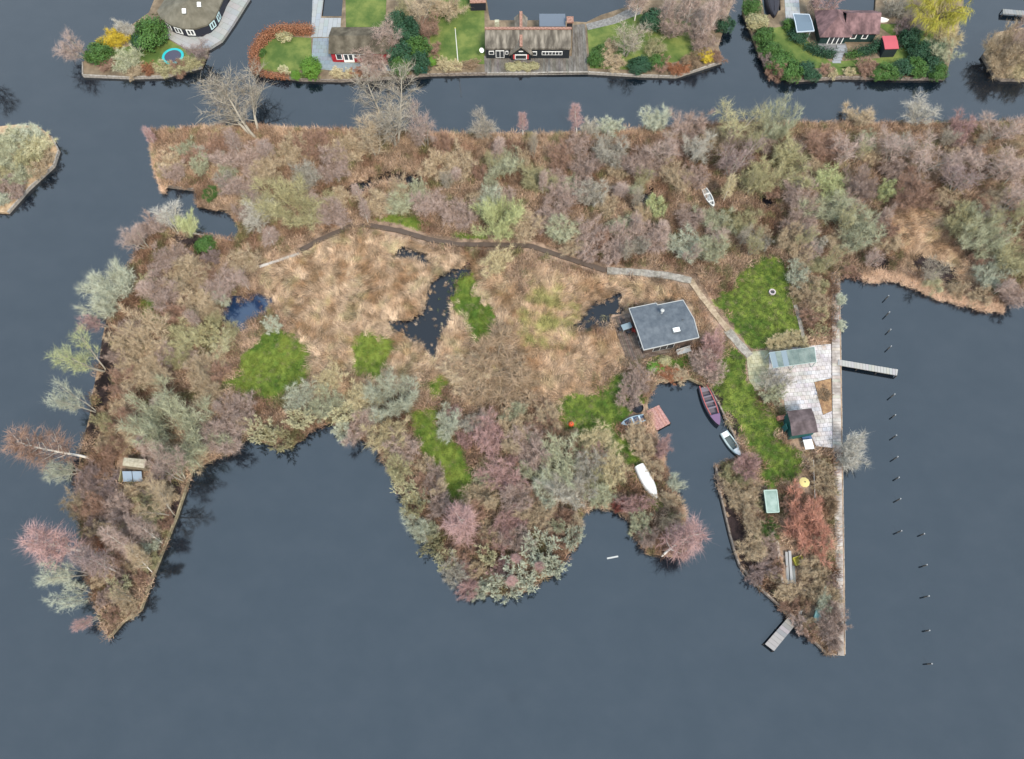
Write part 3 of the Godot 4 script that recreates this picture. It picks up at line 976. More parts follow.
# boards cut to an outline, each a part: the boards run along "way"
func planks(parent: Node3D, poly: PackedVector2Array, way: Vector2, width: float, y0: float, y1: float, m: Material, called := "plank", cross := 0.0, vary := 0.3) -> void:
	var u := way.normalized()
	var w := u.orthogonal()
	var lo := Vector2(INF, INF)
	var hi := Vector2(-INF, -INF)
	for p in poly:
		var q := Vector2(p.dot(u), p.dot(w))
		lo = lo.min(q)
		hi = hi.max(q)
	var origin := Vector2(parent.position.x, parent.position.z)
	var row := 0
	var b := lo.y
	while b < hi.y - 0.02:
		var c := lo.x - (0.0 if cross == 0.0 else cross * 0.5 * (row % 2))
		var span := hi.x - lo.x + 0.2 if cross == 0.0 else cross
		while c < hi.x:
			var square := PackedVector2Array()
			for q in [Vector2(c, b), Vector2(c + span - 0.03, b), Vector2(c + span - 0.03, b + width - 0.03), Vector2(c, b + width - 0.03)]:
				square.append(u * q.x + w * q.y)
			for piece in Geometry2D.intersect_polygons(square, poly):
				if Geometry2D.is_polygon_clockwise(piece) or piece.size() < 3:
					continue
				var mb := Shape.new()
				var g := 1.0 - vary * 0.5 + vary * fposmod(sin(row * 12.99 + c * 7.23) * 437.58, 1.0)
				mb.tint = Color(g * (1.0 + 0.06 * sin(row * 2.7)), g, g * (1.0 + 0.07 * sin(row * 1.3 + c)))
				var moved := PackedVector2Array()
				for q in piece:
					moved.append(q - origin)
				mb.slab(moved, y0 - parent.position.y, y1 - parent.position.y + 0.008 * sin(row * 5.1 + c))
				if mb.v.size():
					part(called, mb, m, parent)
			c += span
		b += width
		row += 1


func window(parent: Node3D, where: Vector3, w: float, h: float, panes: int, rail := 0.09, m: Material = null, facing := Basis.IDENTITY) -> void:
	var mb := Shape.new()
	mb.box(where + facing.z * 0.04, Vector3(w, h, 0.10), facing)
	var f := part("window", mb, m if m else plain(0.75, 0.75, 0.73, 0.5), parent)
	var pw := (w - rail * (panes + 1)) / panes
	for k in panes:
		var p := Shape.new()
		p.box(where + facing.x * (-w * 0.5 + rail + pw * 0.5 + k * (pw + rail)) + facing.z * 0.085, Vector3(pw, h - rail * 2.0, 0.03), facing)
		part("pane", p, plain(0.03, 0.035, 0.04, 0.08, 0.6), f)


# A house with a ridge along its front: A to B is the foot of the front wall
func house(called: String, label: String, a: Vector3, b: Vector3, depth: float, wall: float, ridge: float, over: float, thick: float, roof_m: Material, wall_m: Material, ridge_m: Material = null) -> Node3D:
	var o := thing(called, label, "house", Vector3(a.x, 0.4, a.z), yaw(a, b))
	var w := Vector2(b.x - a.x, b.z - a.z).length()
	var mid := -depth * 0.5
	var mb := Shape.new()
	mb.quad(Vector3(0, wall, 0), Vector3(w, wall, 0), Vector3(w, -0.3, 0), Vector3(0, -0.3, 0))
	mb.quad(Vector3(w, wall, -depth), Vector3(0, wall, -depth), Vector3(0, -0.3, -depth), Vector3(w, -0.3, -depth))
	for x in [0.0, w]:
		mb.quad(Vector3(x, wall, -depth), Vector3(x, wall, 0), Vector3(x, -0.3, 0), Vector3(x, -0.3, -depth))
		mb.tri(Vector3(x, wall, -depth), Vector3(x, ridge - 0.1, mid), Vector3(x, wall, 0))
	part("wall", mb, wall_m, o)
	var slope := (ridge - wall) / (depth * 0.5)
	for s in [0, 1]:
		var edge := over if s == 0 else -depth - over
		var ey := wall - slope * over
		var r := Shape.new()
		var n := 14
		for k in n:
			var x0 := lerpf(-over, w + over, float(k) / n)
			var x1 := lerpf(-over, w + over, float(k + 1) / n)
			var sag0 := 0.04 * sin(k * 1.9)
			var sag1 := 0.04 * sin((k + 1) * 1.9)
			var p := [Vector3(x0, ey + thick, edge), Vector3(x1, ey + thick, edge), Vector3(x1, ridge + thick + sag1, mid), Vector3(x0, ridge + thick + sag0, mid)]
			var q := [Vector3(x0, ey, edge), Vector3(x1, ey, edge), Vector3(x1, ridge, mid), Vector3(x0, ridge, mid)]
			r.quad(p[3], p[2], p[1], p[0])
			r.quad(q[0], q[1], q[2], q[3])
			r.quad(p[0], p[1], q[1], q[0])
			if k == 0:
				r.quad(p[3], p[0], q[0], q[3])
			if k == n - 1:
				r.quad(p[1], p[2], q[2], q[1])
		part("roof", r, roof_m, o)
	if ridge_m:
		var r := Shape.new()
		r.bar(Vector3(-over - 0.05, ridge + thick + 0.02, mid), Vector3(w + over + 0.05, ridge + thick + 0.02, mid), 0.5, 0.16)
		part("ridge", r, ridge_m, o)
	return o


# A hut known by the four corners of its roof: NW, NE, SE, SW in the picture, at the height of the eaves
func hut(called: String, label: String, category: String, corners: Array, eave: float, ridge: float, roof_m: Material, wall_m: Material, trim_m: Material = null, inset := 0.18) -> Node3D:
	var p := []
	for c in corners:
		p.append(at(c[0], c[1], eave))
	var mid := Vector3.ZERO
	for q in p:
		mid += q * 0.25
	var o := thing(called, label, category, Vector3(mid.x, 0.4, mid.z))
	for k in 4:
		p[k] -= o.position
	var up := Vector3(0, ridge - eave, 0)
	var r0: Vector3 = (p[0] + p[3]) * 0.5 + up
	var r1: Vector3 = (p[1] + p[2]) * 0.5 + up
	var down := Vector3(0, -0.10, 0)
	for side in [[p[0], p[1], r1, r0], [r0, r1, p[2], p[3]]]:
		var r := Shape.new()
		r.quad(side[0], side[1], side[2], side[3])
		r.quad(side[3] + down, side[2] + down, side[1] + down, side[0] + down)
		for k in 4:
			r.quad(side[(k + 1) % 4], side[k], side[k] + down, side[(k + 1) % 4] + down)
		part("roof", r, roof_m, o)
	if trim_m:
		for e in [[p[0], p[1]], [p[1], r1], [r1, p[2]], [p[2], p[3]], [p[3], r0], [r0, p[0]]]:
			var t := Shape.new()
			t.bar(e[0] + Vector3(0, -0.02, 0), e[1] + Vector3(0, -0.02, 0), 0.12, 0.18)
			part("fascia", t, trim_m, o)
	if wall_m:
		var foot := PackedVector2Array()
		for q in p:
			foot.append(Vector2(q.x, q.z) * (1.0 - inset))
		var w := Shape.new()
		w.slab(foot, -0.3, eave - 0.4 - 0.09)
		part("wall", w, wall_m, o)
	return o


# t runs from stern 0 to bow 1
func half_beam(t: float, beam: float, transom: float) -> float:
	if t < 0.42:
		return beam * 0.5 * lerpf(transom, 1.0, sin(t / 0.42 * PI * 0.5))
	return beam * 0.5 * pow(maxf(0.0, 1.0 - pow((t - 0.42) / 0.58, 2.1)), 0.8)


func boat(called: String, label: String, stern: Vector3, bow: Vector3, beam: float, depth: float, draft: float, transom: float, c: Dictionary, benches: Array, foredeck := 0.0, upturned := false, tilted := 0.0) -> Node3D:
	var o := thing(called, label, "boat", stern, yaw(stern, bow))
	var length := stern.distance_to(bow)
	var n := 14
	var sides := 8
	for layer in (1 if upturned else 2):
		var mb := Shape.new()
		var inner: float = c.get("inner", 0.86)
		var grow := 1.0 if layer == 0 else inner
		var rings := []
		for i in n + 1:
			var t := float(i) / n
			var hb := half_beam(t, beam, transom) * grow
			var top := depth * (1.0 + 0.22 * t * t)
			var deep := draft if layer == 0 else -0.10
			var ring := PackedVector3Array()
			for j in sides + 1:
				var a := PI * j / sides
				var lat := signf(cos(a)) * pow(absf(cos(a)), 0.55)
				ring.append(Vector3(length * (t if layer == 0 else 0.03 + 0.93 * t), top - (top + deep * (1.0 - 0.5 * pow(t, 4.0))) * pow(sin(a), 0.7), hb * lat))
			rings.append(ring)
		for i in n:
			for j in sides:
				if layer == 0:
					mb.quad(rings[i][j], rings[i][j + 1], rings[i + 1][j + 1], rings[i + 1][j])
				else:
					mb.quad(rings[i][j + 1], rings[i][j], rings[i + 1][j], rings[i + 1][j + 1])
		for j in sides - 1:
			mb.tri(rings[0][0], rings[0][j + 2], rings[0][j + 1])
		if upturned:
			for k in mb.v.size():
				mb.v[k] = Vector3(mb.v[k].x, depth - mb.v[k].y, -mb.v[k].z)
				mb.n[k] = Vector3(mb.n[k].x, -mb.n[k].y, -mb.n[k].z)
		part("hull" if layer == 0 else "inside", mb, c.hull if layer == 0 else c.inside, o)
	if upturned:
		var keel := Shape.new()
		keel.bar(Vector3(length * 0.06, depth + draft + 0.02, 0), Vector3(length * 0.86, depth + draft * 0.9 + 0.02, 0), 0.07, 0.07)
		part("keel", keel, c.rim, o)
		return o
	var lip: float = c.get("inner", 0.86) + 0.04
	for s in [-1.0, 1.0]:
		var side := Shape.new()
		for i in n:
			var t0 := float(i) / n
			var t1 := float(i + 1) / n
			var y0 := depth * (1.0 + 0.22 * t0 * t0)
			var y1 := depth * (1.0 + 0.22 * t1 * t1)
			side.quad(Vector3(length * t0, y0, s * half_beam(t0, beam, transom)), Vector3(length * t1, y1, s * half_beam(t1, beam, transom)), Vector3(length * t1, y1 + 0.02, s * half_beam(t1, beam, transom) * (lip - 0.05)), Vector3(length * t0, y0 + 0.02, s * half_beam(t0, beam, transom) * (lip - 0.05)))
		part("side_deck", side, c.get("side", c.hull), o)
		var g := Shape.new()
		for i in (n if foredeck < 0.2 else n - 4):
			var t0 := float(i) / n
			var t1 := float(i + 1) / n
			g.bar(Vector3(length * t0, depth * (1.0 + 0.22 * t0 * t0) + 0.03, s * half_beam(t0, beam, transom) * lip), Vector3(length * t1, depth * (1.0 + 0.22 * t1 * t1) + 0.03, s * half_beam(t1, beam, transom) * lip), c.get("rim_width", 0.12), 0.07)
		part("gunwale", g, c.rim, o)
	for t in benches:
		var b := Shape.new()
		var hb := half_beam(t[0], beam, transom) * 0.9
		b.box(Vector3(length * t[0], depth * (1.0 + 0.22 * t[0] * t[0]) - 0.03, 0), Vector3(t[1], 0.06, hb * 2.0))
		part("bench", b, c.bench, o)
	if foredeck > 0.0:
		var f := Shape.new()
		for i in 6:
			var t0 := lerpf(1.0 - foredeck, 1.0, i / 6.0)
			var t1 := lerpf(1.0 - foredeck, 1.0, (i + 1) / 6.0)
			var y0 := depth * (1.0 + 0.22 * t0 * t0) + 0.05
			var y1 := depth * (1.0 + 0.22 * t1 * t1) + 0.05
			f.quad(Vector3(length * t0, y0, half_beam(t0, beam, transom) * 0.97), Vector3(length * t0, y0, -half_beam(t0, beam, transom) * 0.97), Vector3(length * t1, y1, -half_beam(t1, beam, transom) * 0.97), Vector3(length * t1, y1, half_beam(t1, beam, transom) * 0.97))
		part("foredeck", f, c.get("deck", c.rim), o)
	o.rotation.x = tilted
	return o


func table(label: String, where: Vector3, turn: float, l: float, w: float, h: float, m: Material, called := "garden_table") -> void:
	var o := thing(called, label, "table", where, turn)
	var t := Shape.new()
	t.box(Vector3(0, h, 0), Vector3(l, 0.05, w))
	part("table_top", t, m, o)
	for s in [[-1, -1], [-1, 1], [1, -1], [1, 1]]:
		var g := Shape.new()
		g.box(Vector3(s[0] * (l * 0.5 - 0.08), h * 0.5 - 0.0125, s[1] * (w * 0.5 - 0.08)), Vector3(0.06, h - 0.025, 0.06))
		part("leg", g, m, o)


func chair(label: String, where: Vector3, turn: float, m: Material, group := "") -> void:
	var o := thing("garden_chair", label, "chair", where, turn, group)
	var s := Shape.new()
	s.box(Vector3(0, 0.44, 0), Vector3(0.55, 0.06, 0.55))
	part("seat", s, m, o)
	var b := Shape.new()
	b.box(Vector3(0, 0.72, -0.28), Vector3(0.55, 0.5, 0.05), Basis(Vector3.RIGHT, -0.15))
	part("backrest", b, m, o)
	for q in [[-1, -1], [-1, 1], [1, -1], [1, 1]]:
		var g := Shape.new()
		g.box(Vector3(q[0] * 0.24, 0.205, q[1] * 0.24), Vector3(0.05, 0.41, 0.05))
		part("leg", g, m, o)


func hedge(label: String, points: Array, width: float, h: float, tone: String, sd: int) -> void:
	rng.seed = sd
	var a0 := at(points[0][0], points[0][1], h * 0.6)
	var o := thing("hedge", label, "hedge", Vector3(a0.x, 0.4, a0.z))
	var mb := Shape.new()
	var core := Shape.new()
	for k in points.size() - 1:
		var a := at(points[k][0], points[k][1], h * 0.6)
		var b := at(points[k + 1][0], points[k + 1][1], h * 0.6)
		a.y = 0.4
		b.y = 0.4
		for i in int((b - a).length() * 3.0):
			var q := a.lerp(b, rng.randf()) - o.position
			branch(core, q, Vector3.UP, h * 0.8, 0.03, 0.01, 3, 0.2, 0.0, 3)
		for i in int((b - a).length() * width * h * 190.0):
			var q := a.lerp(b, rng.randf()) - o.position
			var off := Vector3(rng.randf_range(-1, 1), rng.randf(), rng.randf_range(-1, 1))
			var bulge := 1.0 + 0.25 * wave.get_noise_2d(q.x * 40.0 + off.x * 10.0, q.z * 40.0)
			var p := q + Vector3(off.x * width * 0.5 * bulge, 0.05 + off.y * h * bulge, off.z * width * 0.5 * bulge)
			var f := (any_way() + Vector3(off.x, 0.8, off.z)).normalized()
			var x := f.cross(any_way()).normalized() * rng.randf_range(0.07, 0.16)
			var y := f.cross(x) * 0.55
			var g := rng.randf_range(0.6, 1.35)
			mb.tint = Color(g * rng.randf_range(0.9, 1.15), g, g)
			mb.tri(p - x, p + y, p + x)
			mb.tri(p - x, p + x, p - y)
	var c: Color = tones[tone][0]
	part("stems", core, plain(0.12, 0.09, 0.07), o)
	part("foliage", mb, leaf_mat(c, 1.0, "leafy"), o)


func make_cabin() -> void:
	var white := plain(0.34, 0.34, 0.33, 0.6)
	var felt := mottled("roof_felt", Color(0.060, 0.072, 0.087), Color(0.104, 0.118, 0.134), 5.0, 0.85)
	var timber := mottled("cabin_wall", Color(0.05, 0.035, 0.03), Color(0.11, 0.08, 0.065), 2.0)
	var e := 2.95
	var top := 3.35
	var px := [[629, 308.5], [656, 303], [657.5, 305], [683, 300], [694, 319], [699, 337.5], [643.6, 350], [637, 330]]
	var p := []
	var mid := Vector3.ZERO
	for k in 8:
		var q := at(px[k][0], px[k][1], top if k in [4, 7] else e)
		p.append(q)
		mid += q / 8.0
	var o := thing("cabin", "low cabin with grey felt roof, white trim and a wooden terrace", "house", Vector3(mid.x, 0.5, mid.z))
	for k in 8:
		p[k] -= o.position
	for faces in [[[0, 1, 7], [1, 2, 7], [2, 4, 7], [2, 3, 4]], [[7, 4, 6], [4, 5, 6]]]:
		var r := Shape.new()
		for f in faces:
			r.tri(p[f[0]], p[f[1]], p[f[2]])
			r.tri(p[f[0]] - Vector3(0, 0.18, 0), p[f[2]] - Vector3(0, 0.18, 0), p[f[1]] - Vector3(0, 0.18, 0))
		part("roof", r, felt, o)
	for k in 8:
		var f := Shape.new()
		var a: Vector3 = p[k]
		var b: Vector3 = p[(k + 1) % 8]
		f.bar(a + Vector3(0, -0.05, 0), b + Vector3(0, -0.05, 0), 0.09, 0.2)
		part("fascia", f, white, o)
	var foot := PackedVector2Array()
	for q in p:
		foot.append(Vector2(q.x, q.z) * 0.90)
	var w := Shape.new()
	w.slab(foot, -0.3, e - 0.72)
	part("wall", w, timber, o)
	var along_roof: Vector3 = (p[4] - p[7]).normalized()
	var face := Basis(along_roof, Vector3.UP, along_roof.cross(Vector3.UP))
	var sky := Shape.new()
	var sp := at(676, 330, e + 0.32) - o.position
	sky.box(sp, Vector3(1.15, 0.18, 0.85), face)
	var s := part("skylight", sky, plain(0.10, 0.11, 0.12), o)
	var dome := Shape.new()
	dome.box(sp + Vector3(0.05, 0.12, 0.0), Vector3(0.95, 0.10, 0.65), face)
	part("skylight_dome", dome, plain(0.72, 0.75, 0.74, 0.25), s)
	var flue := Shape.new()
	var fp := at(661.5, 313, e + 0.3) - o.position
	flue.tube(fp, fp + Vector3(0, 0.75, 0), 0.16, 0.16, 12)
	var ch := part("chimney", flue, plain(0.35, 0.36, 0.37, 0.5), o)
	var cap := Shape.new()
	cap.lathe([Vector2(0.01, 0.98), Vector2(0.28, 0.85), Vector2(0.28, 0.75), Vector2(0.0, 0.75)], 12, fp)
	part("chimney_cap", cap, white, ch)
	var vent := Shape.new()
	var vp := at(682.5, 320.5, e + 0.35) - o.position
	vent.tube(vp - Vector3(0, 0.2, 0), vp + Vector3(0, 0.25, 0), 0.08, 0.08, 8)
	part("vent_pipe", vent, plain(0.2, 0.21, 0.22), o)
	var side: Vector3 = (p[6] - p[0])
	side.y = 0
	side = side.normalized()
	var wf := Basis(side, Vector3.UP, side.cross(Vector3.UP))
	var g0 := (Vector3(p[0].x, 0, p[0].z)).lerp(Vector3(p[6].x, 0, p[6].z), 0.72) * 0.90
	window(o, Vector3(g0.x, 1.1, g0.z), 2.0, 1.9, 2, 0.1, white, wf)
	var g1 := (Vector3(p[6].x, 0, p[6].z)).lerp(Vector3(p[5].x, 0, p[5].z), 0.4) * 0.90
	window(o, Vector3(g1.x, 1.1, g1.z), 3.2, 1.9, 3, 0.1, white, face)
	# terrace
	var deck := outline([[611.5, 318], [631, 312.5], [645, 352], [692, 341], [694, 347], [627.5, 362]], 0.5)
	var t := thing("terrace", "weathered brown board terrace around the grey-roofed cabin", "terrace", Vector3(deck[0].x, 0.3, deck[0].y))
	planks(t, deck, Vector2(p[6].x - p[0].x, p[6].z - p[0].z), 0.3, 0.1, 0.56, mottled("deck_wood", Color(0.075, 0.055, 0.045), Color(0.16, 0.125, 0.105), 7.0, 0.85, Vector3(1, 1, 3)))
	var c := at(626, 328.5, 0.56)
	table("blue-grey table on the cabin terrace", c, 0.35, 1.5, 0.95, 0.72, plain(0.17, 0.22, 0.25, 0.4))
	var dark := plain(0.025, 0.025, 0.03, 0.6)
	for k in 4:
		var a := 0.35 + PI * 0.5 * k
		chair("black garden chair at the blue-grey terrace table", c + Vector3(sin(a), 0, cos(a)) * (1.0 if k % 2 else 0.85), a + PI, dark, "black terrace chairs")
	chair("red garden chair against the cabin wall on the terrace", at(633.5, 331.5, 0.56), 1.4, plain(0.35, 0.04, 0.03, 0.5))
	var bn := thing("garden_bench", "long white bench on the terrace in front of the cabin", "bench", at(683, 352, 0.45), yaw(at(675, 355), at(691, 350)))
	var bs := Shape.new()
	bs.box(Vector3(0, 0.45, 0.05), Vector3(2.2, 0.08, 0.7))
	part("seat", bs, white, bn)
	var bb := Shape.new()
	bb.box(Vector3(0, 0.72, -0.28), Vector3(2.2, 0.46, 0.06))
	part("backrest", bb, white, bn)
	for x in [-0.95, 0.95]:
		var lg := Shape.new()
		lg.box(Vector3(x, 0.2, 0.05), Vector3(0.08, 0.4, 0.6))
		part("leg", lg, white, bn)


func make_cottage() -> void:
	var thatch := mottled("thatch", Color(0.065, 0.057, 0.047), Color(0.22, 0.195, 0.162), 9.0, 1.0, Vector3(2.2, 1, 1))
	var tile := mottled("ridge_tile", Color.WHITE, Color.WHITE, 1.5)
	var black := plain(0.014, 0.018, 0.022, 0.6)
	var white := plain(0.75, 0.75, 0.73, 0.5)
	var a := at(486.5, 58.6, 0.4)
	var b := at(569, 58.6, 0.4)
	var o := house("thatched_cottage", "long black cottage with thatched roof, tiled ridge and white windows", a, b, 4.4, 2.25, 4.2, 0.15, 0.3, thatch, black, tile)
	var w := a.distance_to(b)
	for q in [[0.9, 1.35, 0.9, 0.75, 1], [2.4, 1.05, 1.5, 1.55, 2], [3.6, 1.35, 0.5, 0.75, 1], [8.0, 1.2, 1.7, 0.8, 2], [11.5, 1.25, 3.6, 0.75, 6]]:
		window(o, Vector3(q[0], q[1], 0.0), q[2], q[3], q[4])
	# the gabled bay and the ridge that crosses the main one
	var cx := 6.05
	var hw := 1.75
	var bay := Shape.new()
	bay.quad(Vector3(cx - hw, 1.55, 0.45), Vector3(cx + hw, 1.55, 0.45), Vector3(cx + hw, -0.3, 0.45), Vector3(cx - hw, -0.3, 0.45))
	bay.tri(Vector3(cx - hw, 1.55, 0.45), Vector3(cx, 3.0, 0.45), Vector3(cx + hw, 1.55, 0.45))
	for s in [-1.0, 1.0]:
		bay.quad(Vector3(cx + s * hw, 1.55, 0.45), Vector3(cx + s * hw, 1.55, -0.3), Vector3(cx + s * hw, -0.3, -0.3), Vector3(cx + s * hw, -0.3, 0.45))
	var g := part("gable_bay", bay, black, o)
	window(g, Vector3(cx, 0.85, 0.45), 2.1, 1.0, 1, 0.12)
	for s in [-1.0, 1.0]:
		var sh := Shape.new()
		sh.box(Vector3(cx + s * 1.2, 0.85, 0.5), Vector3(0.32, 0.95, 0.06))
		part("shutter", sh, plain(0.40, 0.05, 0.05, 0.6), g)
	var sign := Shape.new()
	sign.box(Vector3(cx, 2.05, 0.48), Vector3(0.75, 0.16, 0.05))
	part("name_board", sign, white, g)
	for s in [-1.0, 1.0]:
		var r := Shape.new()
		var e0 := Vector3(cx + s * (hw + 0.35), 1.45, 0.75)
		var e1 := Vector3(cx + s * (hw + 0.35), 1.45, -1.0)
		var t0 := Vector3(cx, 3.35, 0.75)
		var t1 := Vector3(cx, 4.45, -6.2)
		var e2 := Vector3(cx + s * 1.2, 3.2, -6.2)
		var m0 := Vector3(cx + s * 0.9, 3.5, -1.6)
		r.quad(e0, t0, Vector3(cx, 3.85, -1.6), m0)
		r.tri(e0, m0, e1)
		r.quad(Vector3(cx, 3.85, -1.6), t1, e2, m0)
		r.quad(e0 + Vector3(0, -0.25, 0), t0 + Vector3(0, -0.25, 0), t0, e0)
		part("gable_roof", r, thatch, o)
	var cr := Shape.new()
	cr.bar(Vector3(cx, 3.40, 0.78), Vector3(cx, 4.5, -6.2), 0.5, 0.18)
	part("ridge", cr, tile, o)
	var ch := Shape.new()
	ch.box(Vector3(1.9, 3.6, -3.4), Vector3(0.75, 2.8, 0.6))
	part("chimney", ch, mottled("pale_brick", Color(0.26, 0.25, 0.17), Color(0.42, 0.40, 0.30), 1.5), o)
	var ext := Shape.new()
	ext.box(Vector3(11.6, 1.45, -6.0), Vector3(4.6, 2.9, 3.0))
	part("extension", ext, plain(0.10, 0.12, 0.15, 0.8), o)
	var tw := Shape.new()
	tw.box(Vector3(14.6, 1.9, -4.9), Vector3(0.9, 3.8, 1.0))
	var t := part("chimney", tw, plain(0.02, 0.02, 0.025), o)
	var twc := Shape.new()
	twc.box(Vector3(14.6, 3.9, -4.9), Vector3(1.2, 0.25, 1.4))
	part("chimney_cap", twc, tile, t)
	var dish := Shape.new()
	dish.lathe([Vector2(0.0, 0.0), Vector2(0.25, 0.06), Vector2(0.42, 0.18)], 14, Vector3.ZERO)
	var d := part("satellite_dish", dish, white, o)
	d.position = Vector3(-0.7, 2.1, 0.2)
	d.rotation = Vector3(1.0, 0, 0.3)
	# terrace boards round it
	var poly := outline([[484, 56], [572, 56], [573, 25], [585, 24], [588, 73], [485, 73]], 0.45)
	var te := thing("terrace", "grey-brown board terrace around the thatched cottage", "terrace", Vector3(poly[0].x, 0.3, poly[0].y))
	planks(te, poly, Vector2(0, 1), 0.45, 0.2, 0.47, mottled("grey_deck", Color(0.085, 0.075, 0.066), Color(0.17, 0.155, 0.14), 9.0, 0.9, Vector3(3, 1, 1)))


func make_red_house() -> void:
	var roof := mottled("mossy_roof", Color(0.045, 0.037, 0.025), Color(0.13, 0.11, 0.08), 8.0)
	var red := mottled("red_board", Color(0.24, 0.012, 0.02), Color(0.34, 0.03, 0.04), 2.0, 0.7)
	var a := at(333, 62, 0.4)
	var b := at(391, 62, 0.4)
	var o := house("red_cottage", "small red boarded cottage with mossy roof and white doors", a, b, 5.6, 2.15, 3.05, 0.3, 0.12, roof, red)
	window(o, Vector3(1.35, 1.25, 0), 1.1, 1.3, 1, 0.12)
	window(o, Vector3(2.95, 1.0, 0), 1.8, 1.8, 2, 0.2)
	window(o, Vector3(5.0, 1.4, 0), 2.2, 0.9, 2, 0.14)
	var lower := Shape.new()
	lower.box(Vector3(2.95, 0.3, 0.1), Vector3(1.8, 0.5, 0.04))
	part("door_panel", lower, plain(0.75, 0.74, 0.72, 0.5), o)


func make_east_house() -> void:
	var roof := mottled("purple_tile", Color(0.06, 0.036, 0.038), Color(0.21, 0.125, 0.125), 7.0)
	var green := plain(0.012, 0.032, 0.03, 0.6)
	var white := plain(0.74, 0.74, 0.72, 0.5)
	var a := at(842, 42, 0.4)
	var b := at(872, 42, 0.4)
	var o := house("green_house", "dark green house with purple-brown tiled hip roof behind clipped hedges", a, b, 5.0, 2.2, 3.9, 0.35, 0.12, roof, green)
	for x in [1.5, 3.5]:
		window(o, Vector3(x, 1.35, 0), 1.0, 1.2, 1, 0.16)
	# the hipped block beside it
	var w := -4.2
	var blk := Shape.new()
	blk.box(Vector3(w + 2.0, 1.0, -1.9), Vector3(4.6, 2.6, 5.4))
	part("wall", blk, green, o)
	var r := Shape.new()
	var p := [Vector3(w - 0.8, 2.2, -5.2), Vector3(w + 4.9, 2.2, -5.2), Vector3(w + 4.9, 2.2, 1.3), Vector3(w - 0.8, 2.2, 1.3)]
	var t0 := Vector3(w + 2.0, 4.5, -2.8)
	var t1 := Vector3(w + 2.0, 4.5, -1.2)
	r.quad(p[0], t0, t1, p[3])
	r.tri(p[0], p[1], t0)
	r.quad(p[1], p[2], t1, t0)
	r.tri(p[2], p[3], t1)
	r.quad(p[3], p[2], p[1], p[0])
	part("roof", r, roof, o)
	window(o, Vector3(w + 2.4, 1.15, 0.82), 2.6, 1.7, 3, 0.16)
	var rl := Shape.new()
	rl.bar(Vector3(w - 0.4, 0.15, 1.9), Vector3(w + 4.6, 0.15, 1.9), 2.2, 0.5)
	part("porch", rl, plain(0.15, 0.15, 0.155), o)
	var s0 := at(840, 49, 0.4)
	var s1 := at(836.5, 62, 0.4)
	var st := thing("garden_steps", "pale stone garden steps leading down to the turf edge", "steps", s0, 0.0)
	for k in 6:
		var q := Shape.new()
		var f := s0.lerp(s1, k / 5.0) - s0
		q.box(f + Vector3(0, 0.28 - k * 0.05, 0), Vector3(1.5, 0.56 - k * 0.1, 0.62))
		part("step", q, plain(0.22, 0.225, 0.24), st)
	var po := hut("pergola", "blue-grey glazed pergola beside the dark green house", "pergola", [[793, 14], [809, 14.5], [814, 31], [797, 32]], 2.6, 2.75, plain(0.10, 0.135, 0.17, 0.3), null, plain(0.4, 0.45, 0.5))
	for s in [[-1.1, -1.8], [1.1, -1.8], [-1.1, 1.8], [1.1, 1.8]]:
		var q := Shape.new()
		q.box(Vector3(s[0], 0.95, s[1]), Vector3(0.1, 2.2, 0.1))
		part("post", q, plain(0.35, 0.38, 0.4), po)
	hut("garden_shed", "small black shed with a bright pink-red roof in the hedged garden", "shed", [[882, 36], [896, 35.5], [899, 48.5], [885, 49]], 2.4, 2.5, plain(0.36, 0.07, 0.085, 0.7), plain(0.012, 0.02, 0.022), null, 0.06)
	var q0 := outline([[784, -10], [798, -10], [801, 22], [786, 23]], 0.45)
	var sl := thing("stone_quay", "pale paved quay beside the pergola of the green house", "quay", Vector3(q0[0].x, 0.3, q0[0].y))
	planks(sl, q0, Vector2(1, 0), 1.0, 0.2, 0.46, plain(0.27, 0.275, 0.28), "slab", 1.0, 0.15)
	boat("upturned_boat", "white upturned boat behind the green house", at(871, 19.5, 0.4), at(888, 21.5, 0.4), 1.0, 0.35, 0.2, 0.6, {"hull": white, "rim": white}, [], 0.0, true)
	boat("upturned_boat", "black upturned boat in the reedy corner of the hedged garden", at(771, -12, 0.1), at(773, 20, 0.1), 2.6, 0.7, 0.5, 0.7, {"hull": plain(0.02, 0.018, 0.024, 0.5), "rim": plain(0.02, 0.018, 0.024)}, [], 0.0, true)


